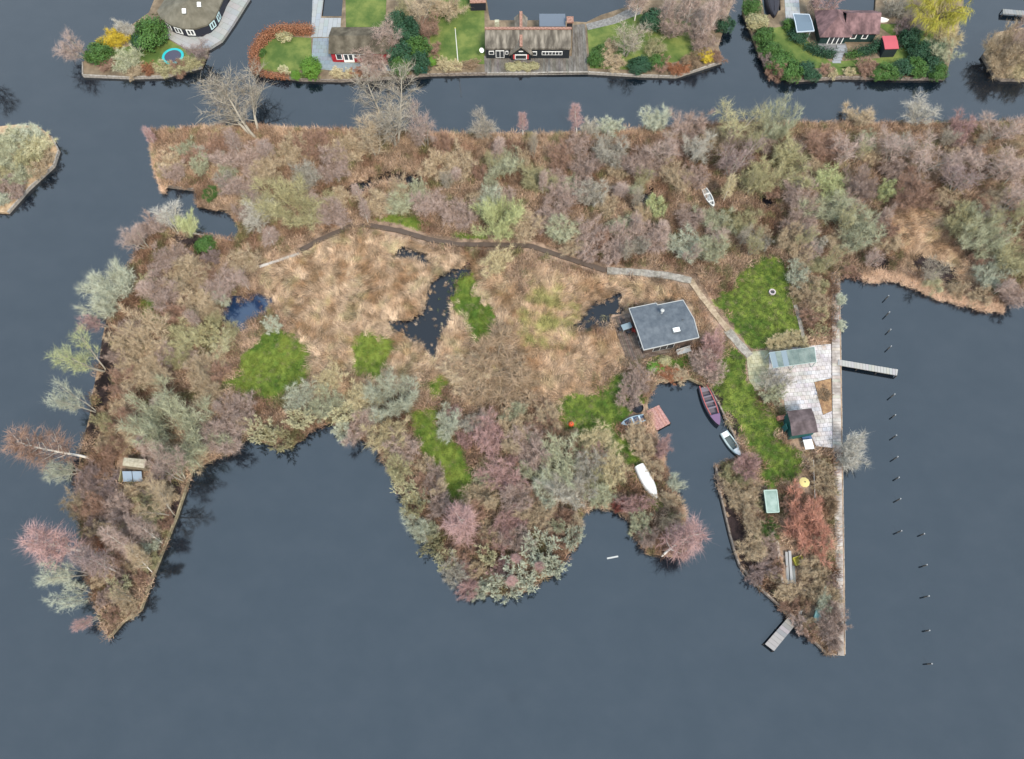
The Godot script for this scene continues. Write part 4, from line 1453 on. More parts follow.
func make_west_house() -> void:
	var thatch := mottled("old_thatch", Color(0.075, 0.068, 0.050), Color(0.17, 0.155, 0.12), 9.0, 1.0)
	var navy := plain(0.018, 0.02, 0.03, 0.6)
	var white := plain(0.74, 0.74, 0.72, 0.5)
	var e := 2.5
	var px := [[157, 11], [161, 19], [170, 24.5], [182, 28], [195, 28.5], [207, 24.5], [215, 17], [219, 8], [224, -4], [232, -22], [196, -34], [168, -6]]
	var ring := []
	for q in px:
		ring.append(at(q[0], q[1], e))
	var mid := at(194, 4, e)
	var o := thing("round_house", "dark house with rounded thatched roof and white window strips on the quay", "house", Vector3(mid.x, 0.4, mid.z))
	for k in ring.size():
		ring[k] -= o.position
	var tip0 := at(189, 0, 5.4) - o.position
	var tip1 := at(205, -26, 5.4) - o.position
	var r := Shape.new()
	var near := []
	for k in ring.size():
		near.append(tip1 if k >= 8 and k <= 10 else tip0)
	for k in ring.size():
		var a: Vector3 = ring[k]
		var b: Vector3 = ring[(k + 1) % ring.size()]
		var ta: Vector3 = near[k]
		var tb: Vector3 = near[(k + 1) % ring.size()]
		var ma := a.lerp(ta, 0.5) + Vector3(0, 0.22, 0)
		var m2 := b.lerp(tb, 0.5) + Vector3(0, 0.22, 0)
		r.quad(b, a, ma, m2)
		if ta == tb:
			r.tri(m2, ma, ta)
		else:
			r.quad(m2, ma, ta, tb)
		r.quad(a, b, b + Vector3(0, -0.3, 0), a + Vector3(0, -0.3, 0))
		r.tri(a + Vector3(0, -0.3, 0), b + Vector3(0, -0.3, 0), Vector3(0, e - 0.8, 0))
	part("roof", r, thatch, o)
	var foot := PackedVector2Array()
	for q in ring:
		foot.append(Vector2(q.x, q.z) * 0.98)
	var w := Shape.new()
	w.slab(foot, -0.3, e - 0.62)
	part("wall", w, navy, o)
	for k in [1, 2, 3, 5, 6]:
		var a := foot[k]
		var b := foot[(k + 1) % foot.size()]
		var x := Vector3(b.x - a.x, 0, b.y - a.y).normalized()
		var facing := Basis(x, Vector3.UP, x.cross(Vector3.UP))
		var m := (a + b) * 0.5
		window(o, Vector3(m.x, 1.15, m.y), (b - a).length() * 0.62, 1.25, 2, 0.2, white if k < 5 else plain(0.45, 0.62, 0.64), facing)
	for q in [[184, 11], [199, 4.5]]:
		var s := Shape.new()
		var p := at(q[0], q[1], 4.75) - o.position
		s.box(p, Vector3(0.65, 0.14, 0.8), Basis(Vector3.RIGHT, 0.5))
		part("skylight", s, white, o)
	# white quay along the water
	var quay := outline([[168, 27], [188, 37], [203, 37], [212, 31], [222, 14], [236, -8], [250, -3], [233, 24], [222, 40], [209, 48], [186, 49], [166, 37]], 0.5)
	var t := thing("white_quay", "pale curved quay wrapping the round thatched house", "quay", Vector3(quay[0].x, 0.3, quay[0].y))
	planks(t, quay, Vector2(1, 0.6), 1.2, -0.3, 0.58, plain(0.27, 0.265, 0.26), "slab", 1.6, 0.14)
	# trampoline
	var c := at(173, 56.5, 0.9)
	var tr := thing("trampoline", "round trampoline with turquoise rim pad on the small lawn", "trampoline", Vector3(c.x, 0.42, c.z))
	var pad := Shape.new()
	pad.lathe([Vector2(1.45, 0.56), Vector2(1.5, 0.62), Vector2(1.85, 0.62), Vector2(1.92, 0.54)], 28)
	part("rim_pad", pad, plain(0.015, 0.33, 0.34, 0.5), tr)
	var mat := Shape.new()
	mat.lathe([Vector2(0.0, 0.545), Vector2(1.46, 0.56)], 28)
	part("jumping_mat", mat, plain(0.05, 0.05, 0.075, 0.7), tr)
	for k in 6:
		var lg := Shape.new()
		var d := Vector3(cos(TAU * k / 6), 0, sin(TAU * k / 6)) * 1.75
		lg.tube(d, d + Vector3(0, 0.56, 0), 0.04, 0.04, 6)
		part("leg", lg, plain(0.3, 0.3, 0.3, 0.4), tr)


func make_gardens() -> void:
	var soil := mottled("garden_soil", Color(0.10, 0.075, 0.05), Color(0.20, 0.15, 0.10), 10.0)
	var turf := mottled("garden_turf", Color(0.050, 0.085, 0.018), Color(0.13, 0.155, 0.04), 14.0)
	var straw := mottled("islet_straw", Color(0.26, 0.18, 0.11), Color(0.42, 0.31, 0.20), 3.0)
	make_land("garden_ground", outline(garden_west), soil, "dark soil of the garden spit with the trampoline")
	make_land("garden_ground", outline(garden_red), soil, "soil of the long garden strip with the red and the thatched cottages")
	make_land("garden_ground", outline(garden_east), soil, "soil of the hedged garden around the green house")
	make_land("islet_ground", outline(islet_east), straw, "straw-brown ground of the small wooded islet below the grey pier")
	make_land("islet_ground", outline(islet_west), straw, "straw-brown ground of the shrub-covered islet across the channel")
	make_land("islet_ground", outline(islet_far), soil, "dark ground of the islet beyond the garden spit")
	var said := ["lawn around the trampoline", "small lawn inside the orange-brown hedge", "lawn behind the red cottage", "lawn with the flagpole between the cottages", "lawn with birches beside the thatched cottage", "lawn encircling the green house", "lawn at the foot of the garden steps"]
	var lots := [[[100, 52], [130, 46], [150, 44], [166, 38], [186, 50], [198, 57], [190, 66], [130, 70], [102, 68]], [[258, 54], [266, 42], [280, 36], [311, 38], [312, 66], [290, 74], [262, 70]], [[345, -30], [388, -30], [385, 27], [346, 27]], [[428, -20], [484, -20], [485, 64], [444, 63], [430, 50]], [[587, 26], [640, 14], [690, 22], [700, 56], [640, 70], [590, 68]], [[762, 30], [784, 26], [800, 34], [830, 62], [880, 58], [905, 45], [876, 24], [900, 24], [934, 34], [930, 68], [800, 68], [770, 56]], [[826, 68], [860, 66], [862, 74], [828, 75]]]
	for k in lots.size():
		sheet("lawn", lots[k], 0.3, 0.44, turf, "green " + said[k], "lawn")
	sheet("gravel_path", [[586, 24], [612, 17], [630, 8], [642, 8], [640, 14], [614, 24], [588, 30]], 0.3, 0.455, mottled("gravel", Color(0.12, 0.115, 0.11), Color(0.21, 0.205, 0.195), 1.5), "grey gravel path bending behind the thatched cottage", "path")
	# blue-grey slabs beside the red cottage
	var p := outline([[313, 38], [331, 38], [334, 62], [372, 64], [420, 66], [420, 70], [345, 72], [311, 68]], 0.44)
	var t := thing("slab_terrace", "blue-grey slab terrace beside the red cottage", "terrace", Vector3(p[0].x, 0.3, p[0].y))
	planks(t, p, Vector2(1, 0), 0.9, 0.2, 0.45, plain(0.18, 0.215, 0.235), "slab", 0.9, 0.22)
	p = outline([[314, -30], [327, -30], [321, 18], [341, 18], [340, 37], [311, 37]], 0.44)
	t = thing("slab_path", "pale slab walkway along the mooring basin", "walkway", Vector3(p[0].x, 0.3, p[0].y))
	planks(t, p, Vector2(0, 1), 0.8, 0.2, 0.46, plain(0.26, 0.27, 0.28), "slab", 1.6, 0.14)
	var wood := mottled("edge_wood", Color(0.16, 0.13, 0.11), Color(0.34, 0.29, 0.25), 2.0)
	var pale := mottled("pale_edge", Color(0.32, 0.29, 0.26), Color(0.52, 0.49, 0.45), 2.0)
	edging([[84, 64], [84, 77], [132, 79], [165, 78], [203, 68]], "pale two-plank edging of the trampoline garden", pale)
	edging([[252, 72], [264, 76], [300, 81], [340, 82], [380, 80], [430, 76], [487, 75]], "grey timber edging below the red cottage", wood)
	edging([[487, 75], [588, 74], [640, 77], [676, 78], [722, 63]], "pale timber edging below the thatched cottage", pale)
	edging([[768, 72], [790, 82], [840, 79], [900, 80], [944, 80]], "timber edging of the hedged garden", wood)
	edging([[981, 57], [992, 76], [1000, 81], [1060, 82]], "dark timber edging of the small wooded islet", wood)
	edging([[53, 138], [60, 152], [55, 167], [30, 190], [9, 214]], "pale timber edging of the shrub islet", pale)
	# flagpole, bin, sheds
	var f := thing("flagpole", "white flagpole on the lawn between the cottages", "flagpole", at(458, 62, 0.44))
	var q := Shape.new()
	q.tube(Vector3.ZERO, Vector3(0, 7.2, 0), 0.09, 0.05, 8)
	part("pole", q, plain(0.75, 0.75, 0.73, 0.4), f)
	q = Shape.new()
	q.lathe([Vector2(0.0, 7.38), Vector2(0.09, 7.29), Vector2(0.0, 7.2)], 8)
	part("finial", q, plain(0.7, 0.55, 0.1, 0.4), f)
	var bin := thing("garden_bin", "teal garden bin on the bank beside the evergreens", "bin", at(424, 72, 0.42))
	q = Shape.new()
	q.box(Vector3(0, 0.45, 0), Vector3(1.1, 0.9, 0.7))
	part("body", q, plain(0.03, 0.14, 0.13, 0.5), bin)
	q = Shape.new()
	q.box(Vector3(0, 0.94, 0), Vector3(1.2, 0.08, 0.8))
	part("lid", q, plain(0.04, 0.17, 0.16, 0.5), bin)
	hut("boat_shed", "black shed with a pinkish tiled roof at the lawn edge", "shed", [[469, -12], [486, -12], [486, 2.5], [470, 3]], 2.2, 2.6, mottled("ridge_tile", Color.WHITE, Color.WHITE, 1.0), plain(0.012, 0.014, 0.022), null, 0.05)
	var j := outline([[1003, 9], [1050, 13], [1050, 17], [1003, 13.5]], 0.7)
	var pier := thing("grey_pier", "short grey plank pier beyond the small wooded islet", "pier", Vector3(j[0].x, 0.4, j[0].y))
	planks(pier, j, Vector2(0, 1), 0.5, 0.55, 0.72, plain(0.2, 0.2, 0.2), "plank", 0.0, 0.2)
	piles(pier, j)


func piles(parent: Node3D, poly: PackedVector2Array) -> void:
	for k in poly.size():
		var a := poly[k]
		var b := poly[(k + 1) % poly.size()]
		var n := maxi(1, int((b - a).length() / 2.6))
		for i in n:
			var p := a.lerp(b, float(i) / n) - Vector2(parent.position.x, parent.position.z)
			var mb := Shape.new()
			mb.tube(Vector3(p.x, -0.8 - parent.position.y, p.y), Vector3(p.x, 0.54 - parent.position.y, p.y), 0.09, 0.09, 6)
			part("pile", mb, plain(0.05, 0.04, 0.035), parent)


func make_site() -> void:
	# footpaths
	strip("boardwalk", [[300, 251], [320, 240], [352, 226], [366, 225]], 0.8, 0.14, plain(0.075, 0.054, 0.042), "dark boardwalk stretch beside the grey-trunked willow", "path")
	strip("boardwalk", [[366, 225], [400, 231], [430, 240], [460, 245], [490, 245], [530, 246], [560, 256], [606, 271]], 0.8, 0.14, plain(0.075, 0.054, 0.042), "long dark boardwalk along the upper edge of the reed bed", "path")
	strip("footpath", [[607, 271], [640, 273], [668, 276], [691, 281]], 1.15, 0.2, mottled("path_stone", Color(0.25, 0.23, 0.20), Color(0.42, 0.39, 0.34), 2.0), "pale plank footpath above the grey-roofed cabin", "path")
	strip("footpath", [[690, 280], [700, 295], [714, 313], [728, 331]], 0.9, 0.16, mottled("path_brown", Color(0.22, 0.165, 0.11), Color(0.36, 0.28, 0.20), 2.0), "narrow brown footpath between reeds and the upper lawn", "path")
	strip("footpath", [[727, 330], [738, 343], [750, 356]], 1.25, 0.055, mottled("path_stone", Color.WHITE, Color.WHITE, 1.0), "grey stone footpath reaching the mossy paving", "path")
	strip("footpath", [[795, 305], [800, 322], [805, 345]], 0.55, 0.05, mottled("path_stone", Color.WHITE, Color.WHITE, 1.0), "thin pale path between the upper lawn and the reed row", "path")
	# paving
	var p := outline([[746, 352.5], [769, 349.5], [768, 389], [756, 390.5], [749, 380]], 0.47)
	var t := thing("mossy_paving", "mossy beige slab paving between lawn and white patio", "paving", Vector3(p[0].x, 0.3, p[0].y))
	planks(t, p, Vector2(1, -0.1), 0.6, 0.2, 0.50, mottled("mossy_slab", Color(0.23, 0.215, 0.135), Color(0.36, 0.335, 0.24), 6.0), "slab", 0.6, 0.12)
	p = outline([[769.3, 349.5], [831, 344], [831.5, 378], [814, 382], [823, 415], [832, 411], [833, 448], [816, 446], [806, 425], [787, 420], [784, 400], [768.3, 389]], 0.47)
	t = thing("white_patio", "bright white slab patio beside the timber quay", "patio", Vector3(p[0].x, 0.3, p[0].y))
	planks(t, p, Vector2(1, -0.09), 0.62, 0.2, 0.50, mottled("white_slab", Color(0.30, 0.27, 0.26), Color(0.48, 0.445, 0.445), 8.0), "slab", 0.62, 0.16)
	sheet("planting_bed", [[814.6, 382.3], [831, 378.6], [832, 410.5], [823.2, 414.3]], 0.3, 0.55, mottled("bed_soil", Color(0.16, 0.09, 0.05), Color(0.30, 0.19, 0.10), 2.0), "triangular brown planting bed cut into the white patio", "bed")
	# quay of cross boards
	p = outline([[831.5, 272], [838.5, 272], [840, 350], [843, 560], [844, 655], [838, 655], [835.5, 560], [833, 450], [832, 350]], 0.6)
	t = thing("timber_quay", "long straight quay of pale cross boards along the open water", "quay", Vector3(p[0].x, 0.4, p[0].y))
	planks(t, p, Vector2(1, 0.02), 0.5, 0.30, 0.62, mottled("quay_board", Color(0.21, 0.18, 0.16), Color(0.42, 0.375, 0.34), 9.0), "plank", 0.0, 0.34)
	edging([[838.5, 272], [840, 350], [843, 560], [844, 655], [825, 653.5]], "pale timber edging under the long cross-board quay", mottled("pale_edge", Color.WHITE, Color.WHITE, 1.0), 0.2, 0.28)
	var olive := mottled("olive_edge", Color(0.16, 0.13, 0.08), Color(0.32, 0.27, 0.18), 2.0)
	var wood := mottled("edge_wood", Color.WHITE, Color.WHITE, 1.0)
	edging([[193, 471], [178, 516], [162, 556], [150, 587], [142, 610], [124, 622], [110, 638]], "mossy plank edging along the narrow birch arm", olive)
	edging([[190, 234], [236, 243]], "short pale plank edging inside the narrow inlet", mottled("pale_edge", Color.WHITE, Color.WHITE, 1.0))
	edging([[165, 187], [197, 191]], "dark plank edging at the tip of the north bank", wood)
	edging([[825, 653], [795, 624], [784, 611], [760, 589], [739, 566], [734, 552], [729, 534], [721, 500], [715, 466]], "thin grey plank edging along the slanting side of the quay spit", wood)
	edging([[715, 466], [743, 457]], "short brown plank edging across the head of the quay spit", wood)
	edging([[743, 457], [727, 423], [717, 403], [708, 389]], "grey plank edging of the boat basin beside the lawn", wood)
	edging([[708, 389], [699, 384], [688, 379], [657, 382], [651, 392]], "brown plank edging at the head of the boat basin", olive)
	edging([[656, 445], [663, 466], [670, 486], [679, 503], [686, 520]], "dark plank edging of the basin behind the white upturned boat", wood)
	# pier and jetty
	p = outline([[838.5, 359.5], [898, 369.5], [897, 375.3], [838, 365]], 0.7)
	t = thing("white_pier", "narrow whitish plank pier reaching from the quay into open water", "pier", Vector3(p[0].x, 0.4, p[0].y))
	planks(t, p, Vector2(0.15, -1), 0.42, 0.58, 0.72, plain(0.29, 0.28, 0.265), "plank", 0.0, 0.25)
	piles(t, p)
	p = outline([[791, 614], [799, 620.5], [774, 651], [765, 644]], 0.7)
	t = thing("grey_jetty", "grey plank jetty slanting off the end of the quay spit", "jetty", Vector3(p[0].x, 0.4, p[0].y))
	planks(t, p, Vector2(0.62, 0.5), 0.55, 0.6, 0.74, plain(0.23, 0.215, 0.21), "plank", 0.0, 0.5)
	piles(t, p)
	p = outline([[646, 411], [659, 405], [670.5, 423], [657, 430.5]], 0.55)
	t = thing("landing_stage", "faded pink plank landing stage in the boat basin", "landing stage", Vector3(p[0].x, 0.3, p[0].y))
	planks(t, p, Vector2(p[2].x - p[1].x, p[2].y - p[1].y), 0.45, 0.35, 0.55, mottled("pink_board", Color(0.24, 0.115, 0.10), Color(0.38, 0.22, 0.20), 1.2), "plank", 0.0, 0.2)
	piles(t, p)
	# mooring posts
	var spots := [[885.5, 299], [886, 315.5], [888, 332], [888, 349], [891, 397], [892.5, 417], [893, 437.5], [894, 459], [896, 479], [897, 500.5], [897.5, 532.5], [921, 535], [923, 566], [924.5, 597], [926, 631], [927.6, 664]]
	for k in spots.size():
		var outer := k > 10
		var o := thing("mooring_post", "pale-topped mooring post in the outer row standing in open water" if outer else "pale-topped mooring post in the row beside the quay and pier", "post", at(spots[k][0], spots[k][1]), k * 1.1, "mooring posts of the outer row" if outer else "mooring posts along the quay")
		var h := 1.05 + 0.15 * sin(k * 2.1)
		var mb := Shape.new()
		mb.tube(Vector3(0, -1.2, 0), Vector3(0.03 * sin(k), h, 0.02), 0.10, 0.09, 9)
		part("shaft", mb, plain(0.07, 0.066, 0.06), o)
		mb = Shape.new()
		mb.lathe([Vector2(0.0, h + 0.04), Vector2(0.09, h + 0.02), Vector2(0.10, h - 0.25)], 9)
		part("cap", mb, plain(0.22, 0.225, 0.23), o)
	# boats
	var white := plain(0.55, 0.55, 0.54, 0.35)
	boat("sloop", "dark open sloop with salmon-red gunwale and purple foredeck moored in the basin", at(702, 387), at(718, 427), 1.95, 0.62, 0.3, 0.72, {"hull": plain(0.022, 0.02, 0.03, 0.35), "inside": plain(0.10, 0.085, 0.10, 0.6), "rim": plain(0.30, 0.08, 0.075, 0.5), "rim_width": 0.13, "inner": 0.7, "bench": plain(0.13, 0.11, 0.13), "deck": plain(0.13, 0.075, 0.135, 0.4)}, [[0.10, 0.7], [0.28, 0.22], [0.42, 0.22], [0.56, 0.22]], 0.27)
	boat("motor_dinghy", "pale grey dinghy with white decks at both ends moored in the basin", at(723, 433), at(739.5, 457), 1.35, 0.45, 0.2, 0.85, {"hull": plain(0.30, 0.36, 0.36, 0.4), "inside": plain(0.07, 0.09, 0.09, 0.6), "rim": plain(0.30, 0.35, 0.35, 0.4), "rim_width": 0.1, "inner": 0.75, "side": plain(0.34, 0.40, 0.40, 0.4), "bench": white, "deck": white}, [[0.1, 0.75], [0.76, 0.5]], 0.2)
	boat("rowing_boat", "small blue-grey rowing boat drawn up beside the pink landing stage", at(644, 418.5, 0.45), at(621, 425, 0.45), 1.25, 0.42, 0.12, 0.75, {"hull": plain(0.05, 0.07, 0.09, 0.5), "inside": plain(0.05, 0.085, 0.15, 0.6), "rim": plain(0.20, 0.27, 0.32, 0.5), "bench": plain(0.34, 0.40, 0.44)}, [[0.2, 0.25], [0.5, 0.22]], 0.15)
	boat("upturned_boat", "white upturned boat on the turf of the spit", at(638.5, 466, 0.5), at(656.5, 499, 0.5), 1.75, 0.5, 0.3, 0.8, {"hull": white, "rim": white}, [], 0.0, true)
	boat("old_dinghy", "whitish old dinghy lying in the north thicket", at(703.5, 190, 0.5), at(713, 208, 0.5), 1.2, 0.4, 0.15, 0.7, {"hull": plain(0.5, 0.5, 0.48), "inside": plain(0.30, 0.32, 0.33), "rim": plain(0.55, 0.55, 0.53), "bench": plain(0.5, 0.5, 0.48)}, [[0.3, 0.3], [0.7, 0.25]], 0.1)
	var tub := thing("black_tub", "round black tub on the grass beside the pink landing stage", "tub", at(637, 409, 0.45))
	var mb := Shape.new()
	mb.lathe([Vector2(0.62, 0.0), Vector2(0.78, 0.55), Vector2(0.84, 0.57), Vector2(0.84, 0.52)], 20)
	part("wall", mb, plain(0.008, 0.008, 0.010, 0.5), tub)
	mb = Shape.new()
	mb.disc(Vector3(0, 0.3, 0), 0.7, 20)
	part("water", mb, plain(0.01, 0.01, 0.014, 0.1), tub)
	# sheds of the quay spit
	var brown := mottled("brown_felt", Color(0.05, 0.037, 0.038), Color(0.115, 0.088, 0.09), 6.0)
	var teal := plain(0.012, 0.075, 0.07, 0.6)
	var shed := hut("garden_shed", "dark green shed with purple-brown roof at the foot of the white patio", "shed", [[787, 411], [811.5, 408], [818, 432], [792, 436]], 2.75, 3.05, brown, teal, null, 0.1)
	var s := Shape.new()
	var w := at(784, 428, 1.4) - shed.position
	s.box(Vector3(w.x + 0.1, 1.0, w.z), Vector3(0.06, 1.7, 0.8), Basis(Vector3.UP, 0.2))
	part("door", s, plain(0.02, 0.10, 0.095), shed)
	table("white freezer-sized table below the brown-roofed shed", at(806.5, 446, 0.45), yaw(at(800, 441), at(809, 440)), 1.25, 1.4, 0.8, white, "work_table")
	mb = Shape.new()
	var tiles := thing("roof_tile_pile", "little heap of salmon-pink tiles beside the dark green shed", "tiles", at(781, 418.5, 0.42), 0.2)
	for k in 4:
		mb = Shape.new()
		mb.box(Vector3(0.02 * sin(k * 3.0), 0.08 + k * 0.12, 0), Vector3(1.3 - 0.08 * k, 0.1, 0.6))
		part("tile", mb, plain(0.34, 0.15, 0.105), tiles)
	var bench := thing("blue_bench", "low blue bench under the eaves of the brown-roofed shed", "bench", at(806, 439, 0.45), 0.2)
	mb = Shape.new()
	mb.box(Vector3(0, 0.42, 0), Vector3(1.3, 0.07, 0.5))
	part("seat", mb, plain(0.05, 0.10, 0.20), bench)
	for x in [-0.5, 0.5]:
		mb = Shape.new()
		mb.box(Vector3(x, 0.19, 0), Vector3(0.08, 0.38, 0.45))
		part("leg", mb, plain(0.04, 0.08, 0.15), bench)
	hut("tool_shed", "narrow tool shed with pale mint-green flat roof beside the red bush", "shed", [[764, 490.5], [776.5, 490], [779, 512], [767, 512.5]], 2.2, 2.25, mottled("mint_roof", Color(0.16, 0.22, 0.19), Color(0.25, 0.31, 0.275), 6.0), plain(0.03, 0.05, 0.04), plain(0.30, 0.38, 0.33), 0.1)
	# glazed lean-to on the patio
	var px := [[769.5, 352.5], [814.5, 347], [817, 361], [774, 367]]
	var c := []
	for q in px:
		c.append(at(q[0], q[1], 2.7))
	var house_at: Vector3 = (c[0] + c[2]) * 0.5
	var gl := thing("patio_roof", "blue-green glazed patio roof on slim posts above the white slabs", "patio roof", Vector3(house_at.x, 0.5, house_at.z))
	var frame := plain(0.34, 0.40, 0.38, 0.5)
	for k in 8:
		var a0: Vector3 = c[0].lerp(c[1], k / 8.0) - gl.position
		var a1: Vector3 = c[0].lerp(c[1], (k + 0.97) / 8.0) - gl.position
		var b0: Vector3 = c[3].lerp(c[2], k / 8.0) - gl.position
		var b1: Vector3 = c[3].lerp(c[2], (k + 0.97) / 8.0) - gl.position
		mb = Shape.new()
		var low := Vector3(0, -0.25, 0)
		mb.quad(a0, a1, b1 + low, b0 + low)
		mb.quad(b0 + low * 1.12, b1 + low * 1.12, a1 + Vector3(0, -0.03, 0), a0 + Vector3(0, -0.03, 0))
		part("roof_panel", mb, plain(0.15, 0.185, 0.205, 0.15, 0.6) if k in [0, 2] else mottled("hazy_panel", Color(0.085, 0.115, 0.105), Color(0.165, 0.195, 0.175), 7.0, 0.25), gl)  # two panels paler and bluer: the sky's reflection is put into their colour
	for e in [[0, 1], [1, 2], [2, 3], [3, 0]]:
		mb = Shape.new()
		var d0 := Vector3(0, -0.31 if e[0] > 1 else -0.06, 0)
		var d1 := Vector3(0, -0.31 if e[1] > 1 else -0.06, 0)
		mb.bar(c[e[0]] - gl.position + d0, c[e[1]] - gl.position + d1, 0.09, 0.09)
		part("beam", mb, frame, gl)
	for q in [c[0], c[0].lerp(c[1], 0.5), c[1], c[2], c[2].lerp(c[3], 0.5), c[3]]:
		mb = Shape.new()
		var f: Vector3 = q - gl.position
		mb.box(Vector3(f.x, 0.92, f.z), Vector3(0.09, 1.86, 0.09))
		part("post", mb, frame, gl)
	# odds and ends
	var par := thing("parasol", "round yellow parasol standing beside the thin white handrail", "parasol", at(799.5, 486, 0.45))
	mb = Shape.new()
	mb.tube(Vector3.ZERO, Vector3(0, 2.1, 0), 0.03, 0.03, 8)
	part("pole", mb, plain(0.3, 0.25, 0.2), par)
	mb = Shape.new()
	mb.lathe([Vector2(0.0, 2.15), Vector2(0.35, 2.06), Vector2(0.7, 1.9), Vector2(0.7, 1.82)], 10)
	var cn := part("canopy", mb, plain(0.46, 0.37, 0.15, 0.8), par)
	mb = Shape.new()
	mb.lathe([Vector2(0.0, 2.3), Vector2(0.08, 2.2), Vector2(0.1, 2.12)], 8)
	part("finial", mb, plain(0.08, 0.06, 0.04), cn)
	mb = Shape.new()
	mb.lathe([Vector2(0.0, 0.1), Vector2(0.28, 0.08), Vector2(0.3, 0.0)], 12)
	part("base", mb, plain(0.2, 0.2, 0.2), par)
	var rail := thing("handrail", "thin white handrail running down towards the red bush", "handrail", at(811, 462, 0.45))
	var r0 := Vector3(0, 0.9, 0)
	var r1 := at(812.5, 499, 0.45) - rail.position + Vector3(0, 0.9, 0)
	mb = Shape.new()
	mb.tube(r0, r1, 0.045, 0.045, 6)
	part("rail", mb, plain(0.34, 0.32, 0.3), rail)
	for k in 4:
		var f := r0.lerp(r1, k / 3.0)
		mb = Shape.new()
		mb.tube(Vector3(f.x, 0, f.z), f, 0.04, 0.04, 6)
		part("post", mb, plain(0.5, 0.47, 0.45), rail)
	var tone := [Color(0.40, 0.33, 0.27), Color(0.30, 0.19, 0.12), Color(0.22, 0.16, 0.12), Color(0.25, 0.245, 0.24), Color(0.30, 0.295, 0.29), Color(0.15, 0.155, 0.15)]
	var word := ["long pale", "orange-brown", "brown", "weathered grey", "whitish grey", "short dark grey"]
	var beams := [[[777, 541], [782.5, 583]], [[780, 556], [785, 584]], [[782.5, 562], [787, 584]], [[786, 552], [788, 584]], [[789.5, 551], [791.5, 583]], [[793, 566], [794.5, 584]]]
	for k in 6:
		var a := at(beams[k][0][0], beams[k][0][1], 0.6)
		var b := at(beams[k][1][0], beams[k][1][1], 0.6)
		var o := thing("timber_beam", word[k] + " timber beam lying in the pile on the quay spit", "beam", Vector3(a.x, 0.42, a.z), yaw(a, b), "timber pile on the quay spit")
		mb = Shape.new()
		mb.bar(Vector3(0, 0.24 + 0.05 * (k % 2), 0), Vector3(a.distance_to(b), 0.22, 0), 0.34, 0.16)
		part("beam", mb, plain(tone[k].r, tone[k].g, tone[k].b), o)
		for x in [0.4, a.distance_to(b) - 0.4]:
			mb = Shape.new()
			mb.box(Vector3(x, 0.08, 0), Vector3(0.1, 0.17, 0.36))
			part("bearer", mb, plain(0.12, 0.09, 0.07), o)
	var crate := thing("yellow_crate", "yellow slatted crate beside the timber pile", "crate", at(797.5, 561, 0.42), 0.3)
	for s2 in [[0.0, 0.5, 1.2, 0.04], [0.0, -0.5, 1.2, 0.04], [0.58, 0.0, 0.04, 0.96], [-0.58, 0.0, 0.04, 0.96]]:
		mb = Shape.new()
		mb.box(Vector3(s2[0], 0.3, s2[1]), Vector3(s2[2], 0.55, s2[3]))
		part("side", mb, plain(0.50, 0.45, 0.07), crate)
	mb = Shape.new()
	mb.box(Vector3(0, 0.06, 0), Vector3(1.1, 0.05, 0.94))
	part("bottom", mb, plain(0.35, 0.3, 0.05), crate)
	var box := thing("teal_chest", "weathered teal storage chest near the end of the quay spit", "chest", at(816.5, 617, 0.42), -0.45)
	mb = Shape.new()
	mb.box(Vector3(0, 0.3, 0), Vector3(0.85, 0.6, 1.7))
	part("body", mb, plain(0.10, 0.20, 0.20), box)
	mb = Shape.new()
	mb.box(Vector3(0, 0.64, 0), Vector3(0.95, 0.08, 1.8))
	part("lid", mb, plain(0.17, 0.31, 0.31), box)
	for k in 7:
		var o := thing("stepping_stone", "grey stepping stone in the earth path near the plank jetty", "stone", at(799.5 + 1.7 * (k % 3) + k, 612 - k * 3.4, 0.45), k, "stepping stones near the jetty")
		mb = Shape.new()
		mb.lathe([Vector2(0.0, 0.10), Vector2(0.26, 0.09), Vector2(0.34, 0.02), Vector2(0.36, -0.06)], 7)
		part("stone", mb, plain(0.40, 0.40, 0.40), o)
	var fire := thing("fire_ring", "round stone fire ring on the upper lawn", "fire ring", at(772, 292.5, 0.42))
	for k in 10:
		mb = Shape.new()
		mb.box(Vector3(cos(TAU * k / 10), 0.14, sin(TAU * k / 10)) * Vector3(0.42, 1, 0.42), Vector3(0.17, 0.26, 0.22), Basis(Vector3.UP, -TAU * k / 10))
		part("stone", mb, plain(0.42, 0.36, 0.36), fire)
	mb = Shape.new()
	mb.disc(Vector3(0, 0.06, 0), 0.36, 12)
	part("ash", mb, plain(0.05, 0.05, 0.055), fire)
	var buoy := thing("orange_buoy", "orange-red buoy lying on the grass above the spit", "buoy", at(571, 425, 0.45))
	mb = Shape.new()
	mb.lathe([Vector2(0.0, 0.72), Vector2(0.2, 0.68), Vector2(0.36, 0.5), Vector2(0.4, 0.36), Vector2(0.33, 0.16), Vector2(0.15, 0.02), Vector2(0.0, 0.0)], 16)
	part("float", mb, plain(0.50, 0.09, 0.03, 0.4), buoy)
	mb = Shape.new()
	mb.lathe([Vector2(0.0, 0.86), Vector2(0.07, 0.84), Vector2(0.08, 0.68)], 8)
	part("eyelet", mb, plain(0.06, 0.06, 0.06), buoy)
	var lad := thing("white_ladder", "pale wooden ladder lying on the turf among tan shrubs", "ladder", at(604, 450, 0.6), yaw(at(604, 450), at(619, 471)))
	var len := at(604, 450).distance_to(at(619, 471))
	for z in [-0.3, 0.3]:
		mb = Shape.new()
		mb.bar(Vector3(0, 0.1, z), Vector3(len, 0.1, z), 0.14, 0.1)
		part("rail", mb, plain(0.36, 0.35, 0.32), lad)
